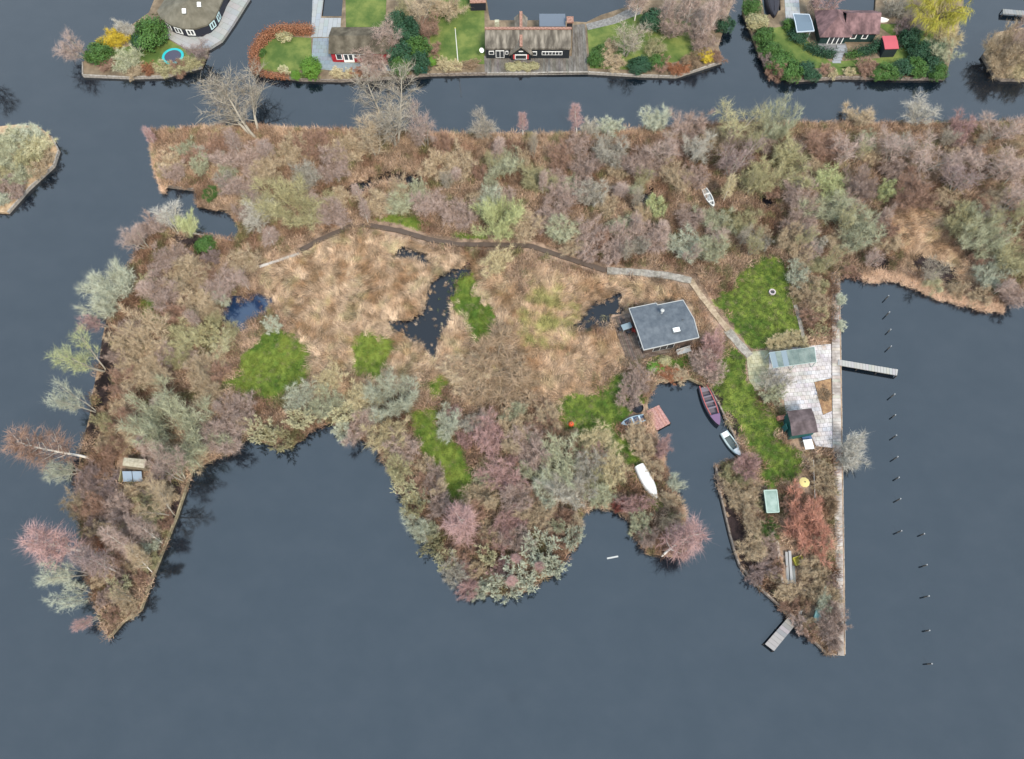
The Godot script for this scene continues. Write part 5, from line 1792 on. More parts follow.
	for k in 8:
		mb = Shape.new()
		mb.bar(Vector3(len * (k + 0.5) / 8, 0.1, -0.24), Vector3(len * (k + 0.5) / 8, 0.1, 0.24), 0.07, 0.06)
		part("rung", mb, plain(0.3, 0.29, 0.26), lad)
	var stick := thing("floating_plank", "white plank floating in the bay beside the spit", "plank", at(607, 558.5), yaw(at(607, 558.5), at(617.5, 556.5)))
	mb = Shape.new()
	mb.bar(Vector3(0, 0.03, 0), Vector3(1.5, 0.03, 0), 0.2, 0.09)
	part("plank", mb, plain(0.36, 0.36, 0.35), stick)
	var walk := thing("plank_walk", "line of whitish planks laid through the reeds below the grey willow", "plank walk", at(259, 267, 0.55))
	for k in 4:
		mb = Shape.new()
		var a := at(259, 267, 0.55).lerp(at(300, 253.5, 0.55), k / 4.0) - walk.position
		var b := at(259, 267, 0.55).lerp(at(300, 253.5, 0.55), (k + 0.95) / 4.0) - walk.position
		mb.bar(a + Vector3(0, 0.03, 0), b + Vector3(0, 0.03, 0), 0.45, 0.1)
		part("plank", mb, plain(0.40 - 0.04 * k, 0.37 - 0.04 * k, 0.34 - 0.04 * k), walk)
	# the little hut among the birches
	var roof := mottled("cream_roof", Color(0.24, 0.21, 0.15), Color(0.36, 0.325, 0.25), 1.2)
	var h := hut("plank_hut", "small hut with cream roof and blue-grey glazed front on the birch arm", "hut", [[124, 457.5], [146.5, 459.5], [144, 468], [122.5, 465.5]], 2.5, 2.6, roof, mottled("hut_wall", Color(0.16, 0.13, 0.09), Color(0.28, 0.23, 0.16), 1.5), null, 0.04)
	var gf := at(133, 476.5, 1.0) - h.position
	for k in 2:
		mb = Shape.new()
		mb.box(gf + Vector3(-0.75 + k * 1.35, 0, 0), Vector3(1.25, 0.06, 1.5), Basis(Vector3.RIGHT, 0.6))
		part("glazed_panel", mb, plain(0.20, 0.25, 0.31, 0.2, 0.6), h)
	mb = Shape.new()
	mb.box(gf + Vector3(-1.65, -0.3, 0.0), Vector3(0.12, 1.2, 1.5))
	part("side_panel", mb, plain(0.22, 0.19, 0.10), h)


func share_materials() -> void:
	mottled("ridge_tile", Color(0.17, 0.085, 0.06), Color(0.32, 0.19, 0.15), 1.2)
	mottled("path_stone", Color(0.17, 0.155, 0.135), Color(0.31, 0.285, 0.25), 2.0)
	mottled("pale_edge", Color(0.20, 0.18, 0.155), Color(0.36, 0.33, 0.30), 2.0)
	mottled("edge_wood", Color(0.11, 0.09, 0.075), Color(0.25, 0.21, 0.18), 2.0)


func make_plants() -> void:
	make_protos()
	var row: Array
	# [x, y, radius in pixels, kind, tone, height, label or foot]
	var north := "in the thicket along the north bank"
	for q in [[150, 137, 9, "birch", "pink", 4.0], [195, 158, 13, "bush", "red", 2.2], [172, 165, 13, "bush", "tan", 2.0], [226, 160, 16, "shrub", "mauve", 3.0], [252, 160, 16, "shrub", "mauve", 3.5], [213, 195, 9, "bush", "green", 1.6], [240, 186, 17, "shrub", "mauve", 3.5], [265, 175, 16, "shrub", "tan", 3.5], [292, 152, 16, "bush", "tan", 3.0], [318, 145, 14, "bush", "red", 2.5], [255, 212, 17, "shrub", "mauve", 3.5], [306, 178, 17, "shrub", "grey", 4.0], [334, 166, 18, "shrub", "mauve", 4.0],
		[332, 215, 18, "shrub", "mauve", 3.0], [350, 150, 16, "bush", "tan", 3.0], [376, 205, 16, "shrub", "tan", 3.0], [400, 205, 16, "shrub", "greygreen", 3.0], [430, 205, 18, "shrub", "mauve", 3.5], [460, 215, 17, "shrub", "mauve", 3.5], [440, 165, 16, "bush", "tan", 3.0], [462, 165, 17, "shrub", "tan", 3.0], [505, 165, 18, "shrub", "greygreen", 3.5], [535, 180, 18, "shrub", "olive", 3.5], [560, 160, 17, "shrub", "red", 3.2], [585, 165, 16, "shrub", "mauve", 3.5], [610, 155, 20, "shrub", "grey", 4.0], [640, 165, 19, "shrub", "mauve", 4.5], [665, 150, 22, "tree", "mauve", 6.0],
		[560, 200, 20, "shrub", "mauve", 3.5], [590, 195, 17, "shrub", "grey", 3.5], [525, 225, 18, "shrub", "tan", 3.0], [560, 232, 17, "shrub", "greygreen", 3.0], [590, 235, 17, "shrub", "mauve", 3.5], [620, 240, 18, "shrub", "mauve", 3.5], [652, 238, 20, "shrub", "mauve", 4.0], [654, 208, 12, "bush", "lime", 2.5], [686, 246, 18, "shrub", "sage", 3.5], [712, 250, 16, "shrub", "greygreen", 3.5], [716, 222, 17, "shrub", "greygreen", 3.5], [690, 220, 15, "shrub", "mauve", 3.0], [740, 225, 16, "shrub", "olive", 3.0], [676, 178, 17, "shrub", "tan", 3.5],
		[735, 165, 24, "tree", "purple", 6.5], [700, 150, 22, "tree", "grey", 6.0], [738, 125, 26, "tree", "olive", 7.0], [775, 128, 26, "dome", "greygreen", 6.0], [790, 162, 24, "shrub", "olive", 5.0], [760, 180, 20, "shrub", "olive", 4.5], [800, 195, 18, "shrub", "mauve", 4.0], [822, 150, 20, "shrub", "red", 4.0], [845, 155, 22, "tree", "mauve", 5.5], [830, 185, 20, "shrub", "lime", 3.5], [832, 210, 22, "shrub", "greygreen", 4.5], [858, 232, 24, "shrub", "greygreen", 4.5], [800, 222, 18, "shrub", "mauve", 4.0], [788, 240, 16, "shrub", "tan", 3.5], [860, 185, 20, "dome", "mauve", 4.5],
		[888, 192, 11, "bush", "lime", 2.8], [905, 195, 18, "shrub", "red", 4.0], [895, 150, 22, "tree", "mauve", 6.0], [930, 160, 24, "tree", "mauve", 6.5], [960, 180, 24, "tree", "purple", 6.0], [995, 165, 24, "tree", "mauve", 6.5], [1015, 200, 22, "tree", "mauve", 6.0], [1000, 130, 20, "tree", "mauve", 5.5], [985, 240, 28, "dome", "greygreen", 5.0], [962, 222, 18, "shrub", "olive", 4.0], [1012, 262, 22, "shrub", "olive", 4.0], [990, 275, 18, "shrub", "sage", 3.5], [922, 196, 16, "shrub", "red", 3.5], [930, 290, 11, "bush", "cream", 1.8], [955, 296, 11, "bush", "tan", 1.8], [980, 298, 12, "bush", "tan", 2.0], [1010, 298, 14, "shrub", "mauve", 2.5], [850, 272, 9, "bush", "red", 1.6],
		[920, 116, 22, "tree", "grey", 5.0], [860, 118, 16, "shrub", "tan", 3.0], [590, 128, 9, "bush", "grey", 2.5], [610, 128, 11, "bush", "sage", 2.5], [655, 122, 16, "shrub", "sage", 3.5], [690, 125, 18, "shrub", "mauve", 4.0], [960, 130, 16, "shrub", "pink", 4.0], [480, 200, 12, "shrub", "tan", 2.5]]:
		plant(q[0], q[1], q[2], q[3], q[4], q[5], north)
	plant(230, 95, 46, "tree", "bark", 11.0, "", "tall grey leafless tree leaning over the channel from the north bank", Vector2(258, 138))
	plant(390, 110, 46, "tree", "bark", 11.0, "", "large grey leafless tree spreading over the channel opposite the red cottage", Vector2(396, 146))
	plant(372, 140, 26, "tree", "tan", 8.0, "", "tan leafless tree standing in front of the large grey channel tree")
	plant(425, 132, 22, "tree", "mauve", 7.0, "", "mauve leafless tree beside the large grey channel tree")
	plant(482, 128, 19, "tree", "bark", 5.5, "", "small grey leafless tree alone on the open north bank")
	plant(523, 124, 8, "birch", "pink", 4.5, "", "tiny pink-twigged birch at the north waterline")
	plant(578, 122, 11, "birch", "pink", 5.5, "", "young pink-twigged birch with pale twin stems at the north waterline")
	plant(287, 205, 38, "dome", "olive", 6.5, "", "big grey-green willow with bare grey limbs beside the boardwalk end")
	plant(258, 222, 22, "tree", "grey", 5.0, "", "grey leafless willow with arching limbs at the inlet head")
	plant(500, 218, 28, "dome", "lime", 7.0, "", "pale yellow-green willow rising over the boardwalk bend")
	plant(498, 262, 16, "shrub", "straw", 2.8, "", "straw-coloured shrub with fallen white stem below the boardwalk bend")
	plant(728, 190, 11, "birch", "straw", 6.5, "", "thin pale birch leaning over the old dinghy in the thicket")
	plant(490, 200, 15, "shrub", "sage", 4.0, "", "pale sage-green shrub tucked behind the yellow-green willow")
	fill([[160, 140], [330, 140], [400, 145], [1020, 135], [1020, 290], [960, 290], [900, 260], [840, 268], [800, 262], [790, 250], [730, 255], [700, 268], [610, 262], [520, 240], [420, 215], [350, 215], [250, 250], [235, 215], [200, 200], [165, 180]], 120, [["shrub", "mauve"], ["shrub", "tan"], ["bush", "tan"], ["bush", "red"], ["shrub", "grey"], ["shrub", "greygreen"], ["bush", "mauve"], ["tree", "bark"], ["tree", "mauve"], ["birch", "mauve"], ["tree", "olive"]], 8, 14, 1.6, 3.4, north, 0.42)

	var west := "in the western thicket beside the reed bed"
	for q in [[205, 245, 11, "leafy", "green", 2.0], [212, 258, 9, "bush", "purple", 1.8], [165, 262, 17, "shrub", "mauve", 3.5], [190, 275, 20, "shrub", "tan", 3.5], [165, 295, 20, "shrub", "mauve", 3.5], [225, 285, 20, "shrub", "mauve", 3.0], [245, 262, 16, "shrub", "tan", 2.5], [200, 305, 18, "shrub", "tan", 3.0], [150, 330, 24, "shrub", "tan", 4.0], [185, 340, 20, "shrub", "olive", 3.0], [210, 335, 17, "catkin", "olive", 3.0], [128, 345, 18, "shrub", "tan", 3.5], [140, 375, 18, "shrub", "tan", 3.0], [126, 382, 14, "bush", "red", 2.5], [124, 420, 15, "bush", "red", 2.5], [114, 448, 13, "shrub", "red", 3.0], [200, 370, 18, "shrub", "tan", 3.0], [222, 345, 12, "bush", "cream", 2.0], [240, 410, 18, "shrub", "mauve", 3.0], [225, 440, 22, "shrub", "mauve", 3.2], [195, 455, 16, "shrub", "tan", 2.5], [221, 298, 10, "bush", "sage", 1.6], [273, 326, 9, "bush", "sage", 1.4], [140, 235, 13, "shrub", "mauve", 3.0], [155, 225, 12, "shrub", "mauve", 3.5]]:
		plant(q[0], q[1], q[2], q[3], q[4], q[5], west)
	plant(172, 213, 18, "tree", "white", 5.5, "", "whitish tree leaning over the inlet mouth", Vector2(180, 235))
	plant(186, 222, 10, "shrub", "lime", 4.0, "", "slender yellow-green shrub beside the whitish inlet tree", Vector2(190, 238))
	plant(135, 242, 15, "tree", "mauve", 5.0, "", "mauve-grey tree overhanging the lake beside the inlet", Vector2(150, 250))
	plant(107, 290, 31, "dome", "sage", 6.0, "", "pale sage-green willow spreading over the lake on the western shore", Vector2(126, 300))
	plant(90, 325, 13, "tree", "pink", 5.0, "", "small pinkish tree leaning over the lake below the sage-green willow", Vector2(110, 328))
	plant(82, 360, 21, "tree", "lime", 8.0, "", "pale green tree leaning far over the lake above the dark bank", Vector2(106, 372))
	plant(70, 398, 19, "tree", "sage", 7.0, "", "sage-green tree leaning over the lake between green and red trees", Vector2(96, 412))
	plant(48, 441, 34, "birch", "red", 10.0, "", "red-twigged birch with forked white trunk leaning over the lake", Vector2(92, 459))
	plant(60, 470, 16, "tree", "sage", 6.0, "", "thin sage-green tree under the red-twigged leaning birch", Vector2(88, 472))
	plant(172, 427, 50, "dome", "greygreen", 7.0, "", "huge round grey-green willow dome above the little hut")
	fill([[120, 300], [160, 250], [235, 250], [262, 280], [225, 340], [215, 400], [250, 420], [225, 455], [190, 465], [100, 450], [110, 380]], 46, [["shrub", "tan"], ["bush", "tan"], ["bush", "red"], ["shrub", "mauve"], ["bush", "mauve"], ["shrub", "olive"], ["tree", "tan"], ["birch", "mauve"]], 8, 14, 1.5, 3.2, west, 0.42)

	var arm := "on the narrow birch arm"
	for q in [[90, 480, 14, "shrub", "purple", 3.0], [95, 505, 14, "shrub", "red", 3.0], [120, 508, 16, "shrub", "mauve", 3.0], [150, 510, 15, "shrub", "olive", 2.8], [165, 495, 14, "bush", "tan", 2.2], [108, 542, 11, "bush", "bronze", 2.0], [135, 530, 14, "shrub", "mauve", 3.0], [152, 545, 11, "shrub", "sage", 3.0], [150, 562, 9, "bush", "olive", 2.0], [130, 605, 11, "bush", "tan", 1.8], [115, 615, 9, "bush", "red", 1.6], [75, 505, 12, "shrub", "tan", 3.0], [98, 520, 10, "bush", "purple", 2.0], [165, 520, 10, "bush", "red", 1.8], [140, 575, 10, "bush", "red", 1.8]]:
		plant(q[0], q[1], q[2], q[3], q[4], q[5], arm)
	plant(54, 543, 31, "birch", "pink", 10.0, "", "pink-twigged birch with white trunk hanging over the lake off the arm", Vector2(88, 552))
	plant(97, 562, 23, "birch", "purple", 10.0, "", "dusky birch with forked white trunk in the middle of the arm", Vector2(118, 572))
	plant(128, 545, 17, "birch", "mauve", 8.0, "", "mauve birch with thin white stem near the mossy edging", Vector2(147, 560))
	plant(55, 572, 18, "tree", "sage", 6.0, "", "pale sage tree reaching over the lake below the pink birch", Vector2(90, 575))
	plant(74, 595, 17, "tree", "sage", 5.5, "", "blue-green lichen-pale tree at the lakeside of the arm", Vector2(96, 595))
	plant(82, 623, 11, "tree", "pink", 4.0, "", "small pinkish tree leaning off the tip of the arm", Vector2(104, 617))
	plant(122, 588, 12, "catkin", "cream", 3.0, "", "round cream-flecked catkin bush near the tip of the arm")
	for q in [[169, 468, 20, "tree", "mauve", 9.5, 186, 481], [158, 503, 17, "tree", "tan", 9.5, 175, 516], [146, 531, 15, "birch", "mauve", 9.0, 164, 544], [140, 560, 13, "birch", "tan", 8.0, 154, 573], [124, 596, 11, "tree", "tan", 6.0, 137, 602]]:
		plant(q[0], q[1], q[2], q[3], q[4], q[5], "rising beside the mossy plank edging of the birch arm", "", Vector2(q[6], q[7]))
	fill([[88, 465], [188, 478], [150, 580], [112, 630], [100, 600], [88, 540]], 26, [["bush", "red"], ["bush", "tan"], ["bush", "mauve"], ["bush", "purple"]], 7, 11, 1.2, 2.4, arm, 0.42)

	var bay := "on the shore around the southern bay"
	for q in [[262, 432, 16, "catkin", "cream", 3.0], [280, 440, 14, "catkin", "olive", 3.0], [302, 420, 17, "catkin", "cream", 3.2], [300, 398, 16, "shrub", "sage", 3.0], [325, 405, 18, "shrub", "greygreen", 3.2], [345, 415, 17, "catkin", "cream", 3.0], [330, 380, 15, "shrub", "straw", 2.5], [365, 400, 20, "shrub", "straw", 3.5], [362, 425, 17, "shrub", "mauve", 3.2], [342, 430, 10, "bush", "sage", 2.0], [402, 448, 17, "shrub", "mauve", 3.2], [398, 470, 15, "shrub", "olive", 3.0], [405, 490, 14, "catkin", "cream", 2.8], [412, 508, 13, "catkin", "olive", 3.0], [418, 528, 15, "shrub", "sage", 3.0], [432, 545, 13, "catkin", "olive", 2.8], [445, 560, 12, "catkin", "cream", 2.6]]:
		plant(q[0], q[1], q[2], q[3], q[4], q[5], bay)
	plant(392, 402, 32, "dome", "sage", 5.5, "", "wide pale willow with bare limbs between the bay and the oval lawn")
	plant(388, 436, 20, "shrub", "straw", 4.0, "", "straw-pale shrub with crossing limbs at the bay corner")

	var cape := "on the wooded cape"
	for q in [[448, 425, 16, "shrub", "sage", 3.0], [470, 425, 12, "shrub", "grey", 2.5], [490, 438, 20, "shrub", "pink", 3.2], [530, 448, 20, "shrub", "mauve", 3.8], [512, 430, 14, "bush", "tan", 2.5], [560, 462, 24, "shrub", "greygreen", 4.0], [565, 490, 22, "shrub", "grey", 4.0], [545, 488, 16, "shrub", "sage", 3.0], [500, 478, 20, "shrub", "pink", 3.2], [480, 495, 16, "shrub", "tan", 3.0], [515, 500, 18, "shrub", "mauve", 3.2], [535, 515, 17, "shrub", "tan", 3.0], [505, 525, 16, "shrub", "pink", 3.0], [520, 540, 16, "shrub", "mauve", 3.0], [440, 505, 14, "shrub", "mauve", 3.0], [435, 480, 13, "shrub", "mauve", 2.8], [480, 545, 12, "bush", "red", 2.5], [500, 568, 11, "shrub", "pink", 2.5], [540, 548, 20, "catkin", "sage", 3.5], [552, 566, 16, "catkin", "sage", 3.2], [525, 572, 22, "catkin", "sage", 3.5], [503, 588, 17, "catkin", "sage", 3.0], [470, 588, 12, "shrub", "pink", 2.8], [455, 572, 14, "shrub", "grey", 2.8], [482, 590, 10, "bush", "sage", 2.0], [574, 538, 15, "catkin", "sage", 3.0], [588, 470, 18, "shrub", "grey", 3.5], [585, 445, 12, "shrub", "olive", 2.5], [570, 440, 11, "bush", "brown", 2.0], [548, 420, 14, "bush", "tan", 2.2]]:
		plant(q[0], q[1], q[2], q[3], q[4], q[5], cape)
	plant(463, 522, 29, "birch", "pink", 8.0, "", "broad pink-twigged birch in the middle of the wooded cape")
	plant(487, 557, 13, "catkin", "cream", 3.2, "", "bright round cream catkin bush near the tip of the cape")
	plant(491, 575, 6, "catkin", "cream", 1.5, "", "tiny cream bush below the bright cream catkin bush")
	plant(495, 372, 42, "bush", "brown", 2.4, "", "wide low brown bramble mound beside the reed bed")
	plant(465, 375, 20, "bush", "tan", 1.8, "", "low tan bramble mound joined to the brown one")
	fill([[430, 415], [480, 410], [560, 415], [600, 460], [590, 500], [570, 540], [530, 580], [470, 580], [430, 540], [410, 500]], 40, [["bush", "tan"], ["bush", "mauve"], ["shrub", "pink"], ["bush", "red"], ["shrub", "greygreen"], ["tree", "tan"], ["birch", "pink"]], 8, 13, 1.4, 2.8, cape, 0.42)

	var spit := "on the spit with the upturned boat"
	for q in [[598, 445, 20, "shrub", "straw", 3.0], [612, 470, 17, "shrub", "straw", 2.8], [595, 480, 15, "bush", "olive", 2.2], [600, 497, 14, "shrub", "greygreen", 2.8], [635, 437, 12, "bush", "tan", 2.0], [645, 450, 11, "bush", "tan", 2.0], [655, 470, 10, "bush", "tan", 1.6], [668, 500, 10, "bush", "tan", 1.6], [672, 525, 12, "bush", "tan", 1.8], [640, 525, 12, "bush", "greygreen", 2.0], [632, 505, 14, "shrub", "pink", 3.0], [662, 448, 11, "shrub", "pink", 2.8], [678, 482, 9, "shrub", "sage", 2.5], [648, 540, 11, "shrub", "mauve", 2.5], [636, 383, 17, "shrub", "mauve", 3.2], [628, 398, 11, "bush", "mauve", 2.0], [712, 348, 18, "shrub", "pink", 3.5], [704, 364, 15, "shrub", "mauve", 3.0], [710, 372, 14, "shrub", "mauve", 2.6], [668, 374, 10, "bush", "bronze", 1.0], [655, 368, 8, "leafy", "bright", 0.9], [664, 362, 7, "leafy", "olive", 0.9], [680, 376, 9, "bush", "tan", 1.0]]:
		plant(q[0], q[1], q[2], q[3], q[4], q[5], spit)
	plant(619, 507, 7, "bush", "crimson", 2.0, "", "small crimson bush at the water's edge of the spit")
	plant(684, 543, 31, "birch", "pink", 9.0, "", "broad pink birch leaning over the basin mouth from the spit tip", Vector2(662, 556))

	var quay := "on the quay spit"
	for q in [[745, 466, 15, "shrub", "pink", 3.0], [730, 474, 11, "bush", "olive", 2.0], [732, 492, 11, "bush", "tan", 2.0], [745, 505, 13, "bush", "tan", 2.2], [752, 525, 13, "shrub", "tan", 2.5], [766, 528, 9, "bush", "green", 1.8], [752, 550, 15, "shrub", "tan", 2.8], [770, 548, 11, "shrub", "mauve", 2.5], [765, 570, 11, "bush", "purple", 2.0], [755, 575, 9, "bush", "purple", 1.6], [787, 592, 13, "shrub", "tan", 2.6], [810, 570, 13, "bush", "tan", 2.2], [818, 590, 12, "bush", "tan", 2.2], [805, 600, 9, "bush", "brown", 1.8], [823, 603, 11, "shrub", "sage", 2.6], [832, 612, 12, "shrub", "mauve", 2.8], [824, 628, 12, "shrub", "mauve", 2.4], [833, 640, 9, "bush", "mauve", 1.8], [808, 632, 9, "bush", "red", 1.6], [820, 470, 11, "bush", "tan", 2.0], [824, 490, 10, "bush", "tan", 2.0], [822, 545, 12, "bush", "tan", 2.2], [830, 505, 8, "bush", "brown", 1.6], [776, 381, 14, "shrub", "grey", 3.0], [772, 395, 11, "bush", "greygreen", 2.2], [824, 396, 7, "bush", "brown", 0.8], [790, 505, 9, "bush", "red", 1.6]]:
		plant(q[0], q[1], q[2], q[3], q[4], q[5], quay)
	plant(806, 524, 27, "bush", "salmon", 3.6, "", "big round salmon-red bush beside the mint-roofed tool shed")
	plant(853, 452, 19, "shrub", "white", 4.0, "", "whitish bare bush overhanging the quay", Vector2(836, 456))
	for q in [[797, 275, 13, "shrub", "sage", 2.8], [809, 285, 12, "bush", "tan", 2.2], [800, 292, 9, "bush", "tan", 1.8], [815, 300, 10, "bush", "tan", 1.8], [810, 318, 10, "bush", "red", 1.8], [818, 332, 9, "catkin", "olive", 1.6], [821, 315, 8, "bush", "straw", 1.6], [819, 288, 9, "bush", "olive", 1.8], [845, 300, 7, "bush", "sage", 1.4], [845, 326, 6, "bush", "sage", 1.2], [802, 258, 13, "shrub", "tan", 2.6], [816, 266, 11, "shrub", "olive", 2.4]]:
		plant(q[0], q[1], q[2], q[3], q[4], q[5], "in the row between upper lawn and quay")
	for q in [[775, 344, 9], [786, 341, 10], [798, 341, 9]]:
		plant(q[0], q[1], q[2], "bush", "straw", 1.5, "at the lawn edge behind the patio roof")
	fill([[722, 470], [745, 462], [760, 500], [765, 540], [800, 555], [830, 560], [838, 645], [810, 640], [770, 590], [735, 545]], 26, [["bush", "tan"], ["bush", "red"], ["bush", "mauve"], ["bush", "olive"]], 6, 10, 1.0, 2.0, quay, 0.42)

	# gardens along the far canal
	var g1 := "in the trampoline garden"
	plant(98, 53, 13, "leafy", "green", 2.8, g1)
	plant(150, 33, 19, "leafy", "green", 4.0, "", "large round green bush beside the round thatched house")
	plant(140, 42, 10, "leafy", "deep", 2.4, g1)
	plant(114, 40, 13, "bush", "yellow", 2.4, "", "bright yellow forsythia-like bush in the trampoline garden")
	plant(72, 46, 22, "tree", "mauve", 6.0, "", "pale mauve tree overhanging the canal from the trampoline garden", Vector2(92, 62))
	plant(125, 30, 10, "shrub", "white", 3.0, g1)
	for q in [[128, 62, 15, "shrub", "greygreen", 2.4], [165, 70, 11, "bush", "olive", 1.6], [190, 65, 12, "bush", "olive", 1.8], [150, 70, 8, "bush", "bronze", 1.2], [200, 52, 15, "tree", "purple", 4.5], [108, 66, 9, "bush", "red", 1.2], [180, 72, 9, "bush", "red", 1.4], [136, 72, 9, "bush", "tan", 1.2]]:
		plant(q[0], q[1], q[2], q[3], q[4], q[5], g1)
	hedge("orange-brown clipped beech hedge curving round the small lawn", [[256, 71], [254, 56], [260, 42], [268, 34], [282, 30], [312, 30]], 1.7, 1.8, "bronze", 31)
	hedge("low orange-brown hedge end along the canal edge of the small lawn", [[258, 72], [272, 76], [288, 78]], 1.2, 1.0, "bronze", 32)
	var g2 := "in the red cottage garden"
	plant(311, 68, 12, "leafy", "bright", 2.6, "", "bright green round bush beside the slab terrace")
	for q in [[284, 36, 9, "leafy", "olive", 1.2], [296, 76, 6, "leafy", "bright", 1.2], [285, 72, 6, "bush", "cream", 1.2], [337, 74, 7, "bush", "straw", 1.0], [350, 75, 6, "bush", "straw", 1.0], [362, 73, 8, "bush", "bronze", 1.4], [375, 68, 14, "shrub", "mauve", 3.0], [385, 40, 18, "tree", "mauve", 5.5], [372, 55, 15, "shrub", "mauve", 3.5], [262, 54, 5, "leafy", "green", 1.0], [420, 15, 18, "tree", "tan", 4.5], [430, 30, 14, "shrub", "red", 3.0], [405, 10, 12, "shrub", "olive", 3.0], [444, 8, 18, "shrub", "tan", 3.5], [432, 52, 10, "bush", "red", 1.8], [444, 66, 8, "bush", "straw", 1.2], [456, 67, 7, "bush", "straw", 1.0], [432, 61, 7, "leafy", "bright", 1.2], [470, 66, 8, "bush", "brown", 0.9]]:
		plant(q[0], q[1], q[2], q[3], q[4], q[5], g2)
	for q in [[396, 22, 12, "leafy", "deep", 4.0], [404, 36, 13, "leafy", "deep", 4.0], [402, 55, 14, "leafy", "deep", 4.0], [400, 66, 12, "leafy", "green", 3.0], [418, 48, 13, "leafy", "green", 3.5], [420, 62, 12, "leafy", "deep", 3.0], [412, 28, 11, "leafy", "deep", 4.0]]:
		plant(q[0], q[1], q[2], q[3], q[4], q[5], "in the evergreen row between the two cottages")
	var g3 := "in the birch garden beside the thatched cottage"
	for q in [[596, 60, 9, "leafy", "green", 1.8], [601, 52, 8, "leafy", "green", 1.6], [612, 62, 13, "bush", "tan", 1.6], [640, 66, 12, "leafy", "deep", 1.8], [655, 62, 10, "leafy", "green", 1.6], [628, 42, 20, "tree", "bark", 6.5], [652, 20, 12, "leafy", "deep", 3.5], [675, 70, 8, "bush", "bronze", 1.4], [686, 68, 7, "leafy", "bronze", 1.2], [662, 66, 9, "bush", "red", 1.4], [690, 62, 10, "bush", "brown", 1.8], [610, 48, 8, "bush", "tan", 1.4], [716, 58, 8, "bush", "red", 1.6], [725, 24, 10, "leafy", "deep", 2.5], [700, 40, 15, "shrub", "mauve", 3.5], [672, 30, 14, "shrub", "mauve", 3.5], [655, 48, 12, "shrub", "olive", 2.5], [490, 66, 5, "leafy", "olive", 0.6]]:
		plant(q[0], q[1], q[2], q[3], q[4], q[5], g3)
	for q in [[638, 2, 15, 8.0], [664, 14, 13, 6.0], [690, 8, 20, 9.0], [706, 22, 19, 9.0], [718, 6, 18, 9.0], [632, -8, 14, 8.0]]:
		plant(q[0], q[1], q[2], "birch", "mauve", q[3], g3)
	plant(706, 56, 9, "leafy", "yellow", 1.5, "", "brilliant yellow shrub at the pointed end of the birch garden")
	for q in [[511, 68], [518, 67], [525, 68], [533, 67]]:
		plant(q[0], q[1], 6, "leafy", "olive", 0.8, "in the bed before the thatched cottage")
	var g4 := "in the hedged garden of the green house"
	for q in [[752, 8, 11, "leafy", "green", 2.2], [757, 22, 11, "leafy", "olive", 2.2], [764, 36, 11, "leafy", "green", 2.2], [770, 50, 12, "leafy", "green", 2.4], [780, 62, 13, "leafy", "green", 2.4], [792, 70, 13, "leafy", "green", 2.4], [806, 70, 11, "leafy", "deep", 2.2], [776, 72, 10, "bush", "red", 2.0], [768, 62, 8, "bush", "purple", 1.8], [798, 36, 10, "leafy", "deep", 2.0], [790, 26, 8, "leafy", "green", 1.6], [888, 72, 11, "leafy", "green", 2.2], [902, 68, 12, "leafy", "deep", 2.4], [916, 68, 12, "leafy", "green", 2.4], [930, 66, 12, "leafy", "deep", 2.4], [938, 72, 11, "leafy", "green", 2.2], [920, 52, 12, "leafy", "deep", 2.8], [910, 38, 12, "leafy", "deep", 2.6], [904, 28, 10, "bush", "purple", 2.2], [933, 50, 12, "leafy", "deep", 2.6], [864, 70, 9, "bush", "red", 1.6], [873, 68, 9, "bush", "red", 1.6], [826, 70, 7, "bush", "red", 1.0], [940, 52, 14, "shrub", "greygreen", 3.5], [948, 36, 14, "shrub", "straw", 3.5], [878, 75, 8, "leafy", "green", 1.4], [812, 76, 8, "leafy", "deep", 1.4], [848, 73, 6, "bush", "straw", 0.8], [832, 75, 6, "bush", "straw", 0.8]]:
		plant(q[0], q[1], q[2], q[3], q[4], q[5], g4)
	hedge("deep green clipped hedge below the windows of the green house", [[806, 46], [820, 53], [834, 55]], 1.7, 1.4, "deep", 33)
	hedge("bright green clipped hedge beside the garden steps", [[847, 56], [858, 54]], 1.6, 1.2, "green", 34)
	hedge("long dark clipped hedge towards the pink-roofed shed", [[858, 53], [872, 50], [880, 43]], 1.7, 1.5, "deep", 35)
	plant(826, 6, 15, "tree", "pink", 5.0, "", "pinkish blossoming tree behind the green house")
	plant(812, 4, 10, "tree", "mauve", 5.0, "", "mauve tree between pergola and green house")
	plant(938, 14, 27, "weeping", "lemon", 9.0, "", "large lemon-yellow weeping willow at the canal corner")
	plant(896, 10, 12, "shrub", "grey", 3.5, g4)
	# islets
	for q in [[1005, 50, 22, "dome", "tan", 6.0], [1022, 45, 22, "dome", "mauve", 6.0], [1000, 66, 14, "shrub", "tan", 3.5], [1020, 70, 15, "shrub", "straw", 3.0], [1040, 60, 18, "dome", "tan", 5.0]]:
		plant(q[0], q[1], q[2], q[3], q[4], q[5], "on the small wooded islet below the pier")
	for q in [[12, 140, 16, "bush", "greygreen", 2.6], [30, 136, 13, "bush", "sage", 2.4], [40, 148, 12, "bush", "cream", 2.2], [28, 156, 14, "bush", "olive", 2.4], [10, 162, 15, "bush", "greygreen", 2.4], [20, 176, 13, "bush", "greygreen", 2.2], [6, 184, 13, "bush", "mauve", 2.0], [18, 192, 9, "bush", "mauve", 1.6], [46, 158, 9, "bush", "tan", 1.6], [38, 172, 10, "bush", "tan", 1.8], [3, 200, 9, "bush", "sage", 1.6], [-8, 150, 16, "bush", "greygreen", 2.6], [-8, 175, 15, "bush", "olive", 2.4]]:
		plant(q[0], q[1], q[2], q[3], q[4], q[5], "on the shrub islet across the channel")
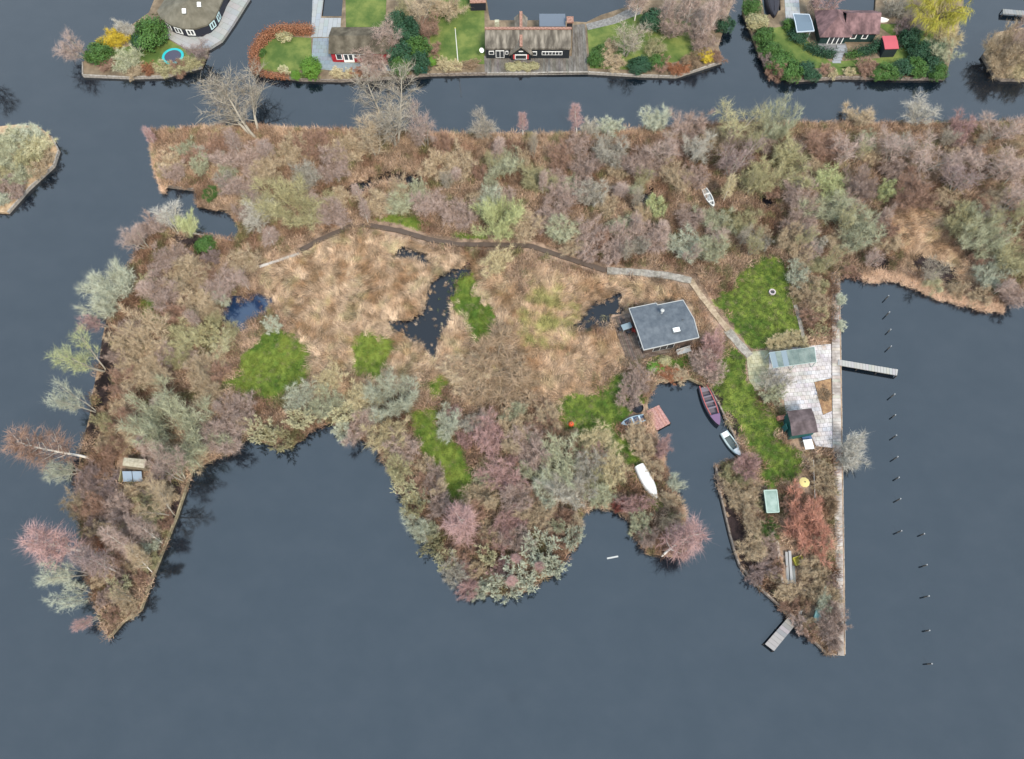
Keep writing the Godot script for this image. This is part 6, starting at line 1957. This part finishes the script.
	plant(-30, 56, 17, "tree", "brown", 7.5, "", "dark leafless tree on the islet beyond the garden spit", Vector2(-14, 74))


func _ready() -> void:
	# camera
	var cam := Camera3D.new()
	cam.name = "camera"
	add_child(cam)
	cam.position = Vector3(0, EYE, 0)
	cam.rotation.x = -tilt
	cam.fov = rad_to_deg(2.0 * atan(379.5 / FOCAL))
	cam.near = 1.0
	cam.far = 8000.0
	cam.current = true
	# overcast sky
	var sky := ProceduralSkyMaterial.new()
	sky.sky_top_color = Color(0.36, 0.475, 0.60).linear_to_srgb()
	sky.sky_horizon_color = Color(0.36, 0.37, 0.38).linear_to_srgb()
	sky.sky_curve = 0.45
	sky.ground_bottom_color = Color(0.35, 0.38, 0.4)
	sky.ground_horizon_color = Color(0.7, 0.72, 0.74)
	sky.sky_energy_multiplier = 1.0
	var env := Environment.new()
	env.background_mode = Environment.BG_SKY
	env.sky = Sky.new()
	env.sky.sky_material = sky
	env.tonemap_mode = Environment.TONE_MAPPER_LINEAR
	env.tonemap_exposure = 3.0
	env.sdfgi_enabled = true
	env.ssao_enabled = true
	env.ssil_enabled = true
	var we := WorldEnvironment.new()
	we.environment = env
	add_child(we)
	var sun := DirectionalLight3D.new()
	sun.name = "sun"
	sun.light_energy = 0.55
	sun.light_color = Color(1.0, 0.96, 0.90)
	sun.light_angular_distance = 14.0
	sun.shadow_enabled = true
	sun.rotation_degrees = Vector3(-52, 25, 0)
	add_child(sun)
	# noises
	wave.seed = 3
	wave.frequency = 0.02
	wave.fractal_octaves = 3
	ripple.seed = 4
	ripple.frequency = 0.45
	ripple.fractal_octaves = 3
	blotch.seed = 5
	blotch.frequency = 0.09
	blotch.fractal_octaves = 3
	for o in [island, garden_west, garden_red, garden_east, islet_east, islet_west, islet_far]:
		land.append(outline(o))
	share_materials()
	make_zones()
	make_water()
	make_island()
	make_gardens()
	print("land ", Time.get_ticks_msec())
	make_cabin()
	make_cottage()
	make_red_house()
	make_east_house()
	make_west_house()
	make_site()
	print("built ", Time.get_ticks_msec())
	make_plants()
	print("plants ", Time.get_ticks_msec(), " ", plant_count)
	make_cover()
	print("cover ", Time.get_ticks_msec())
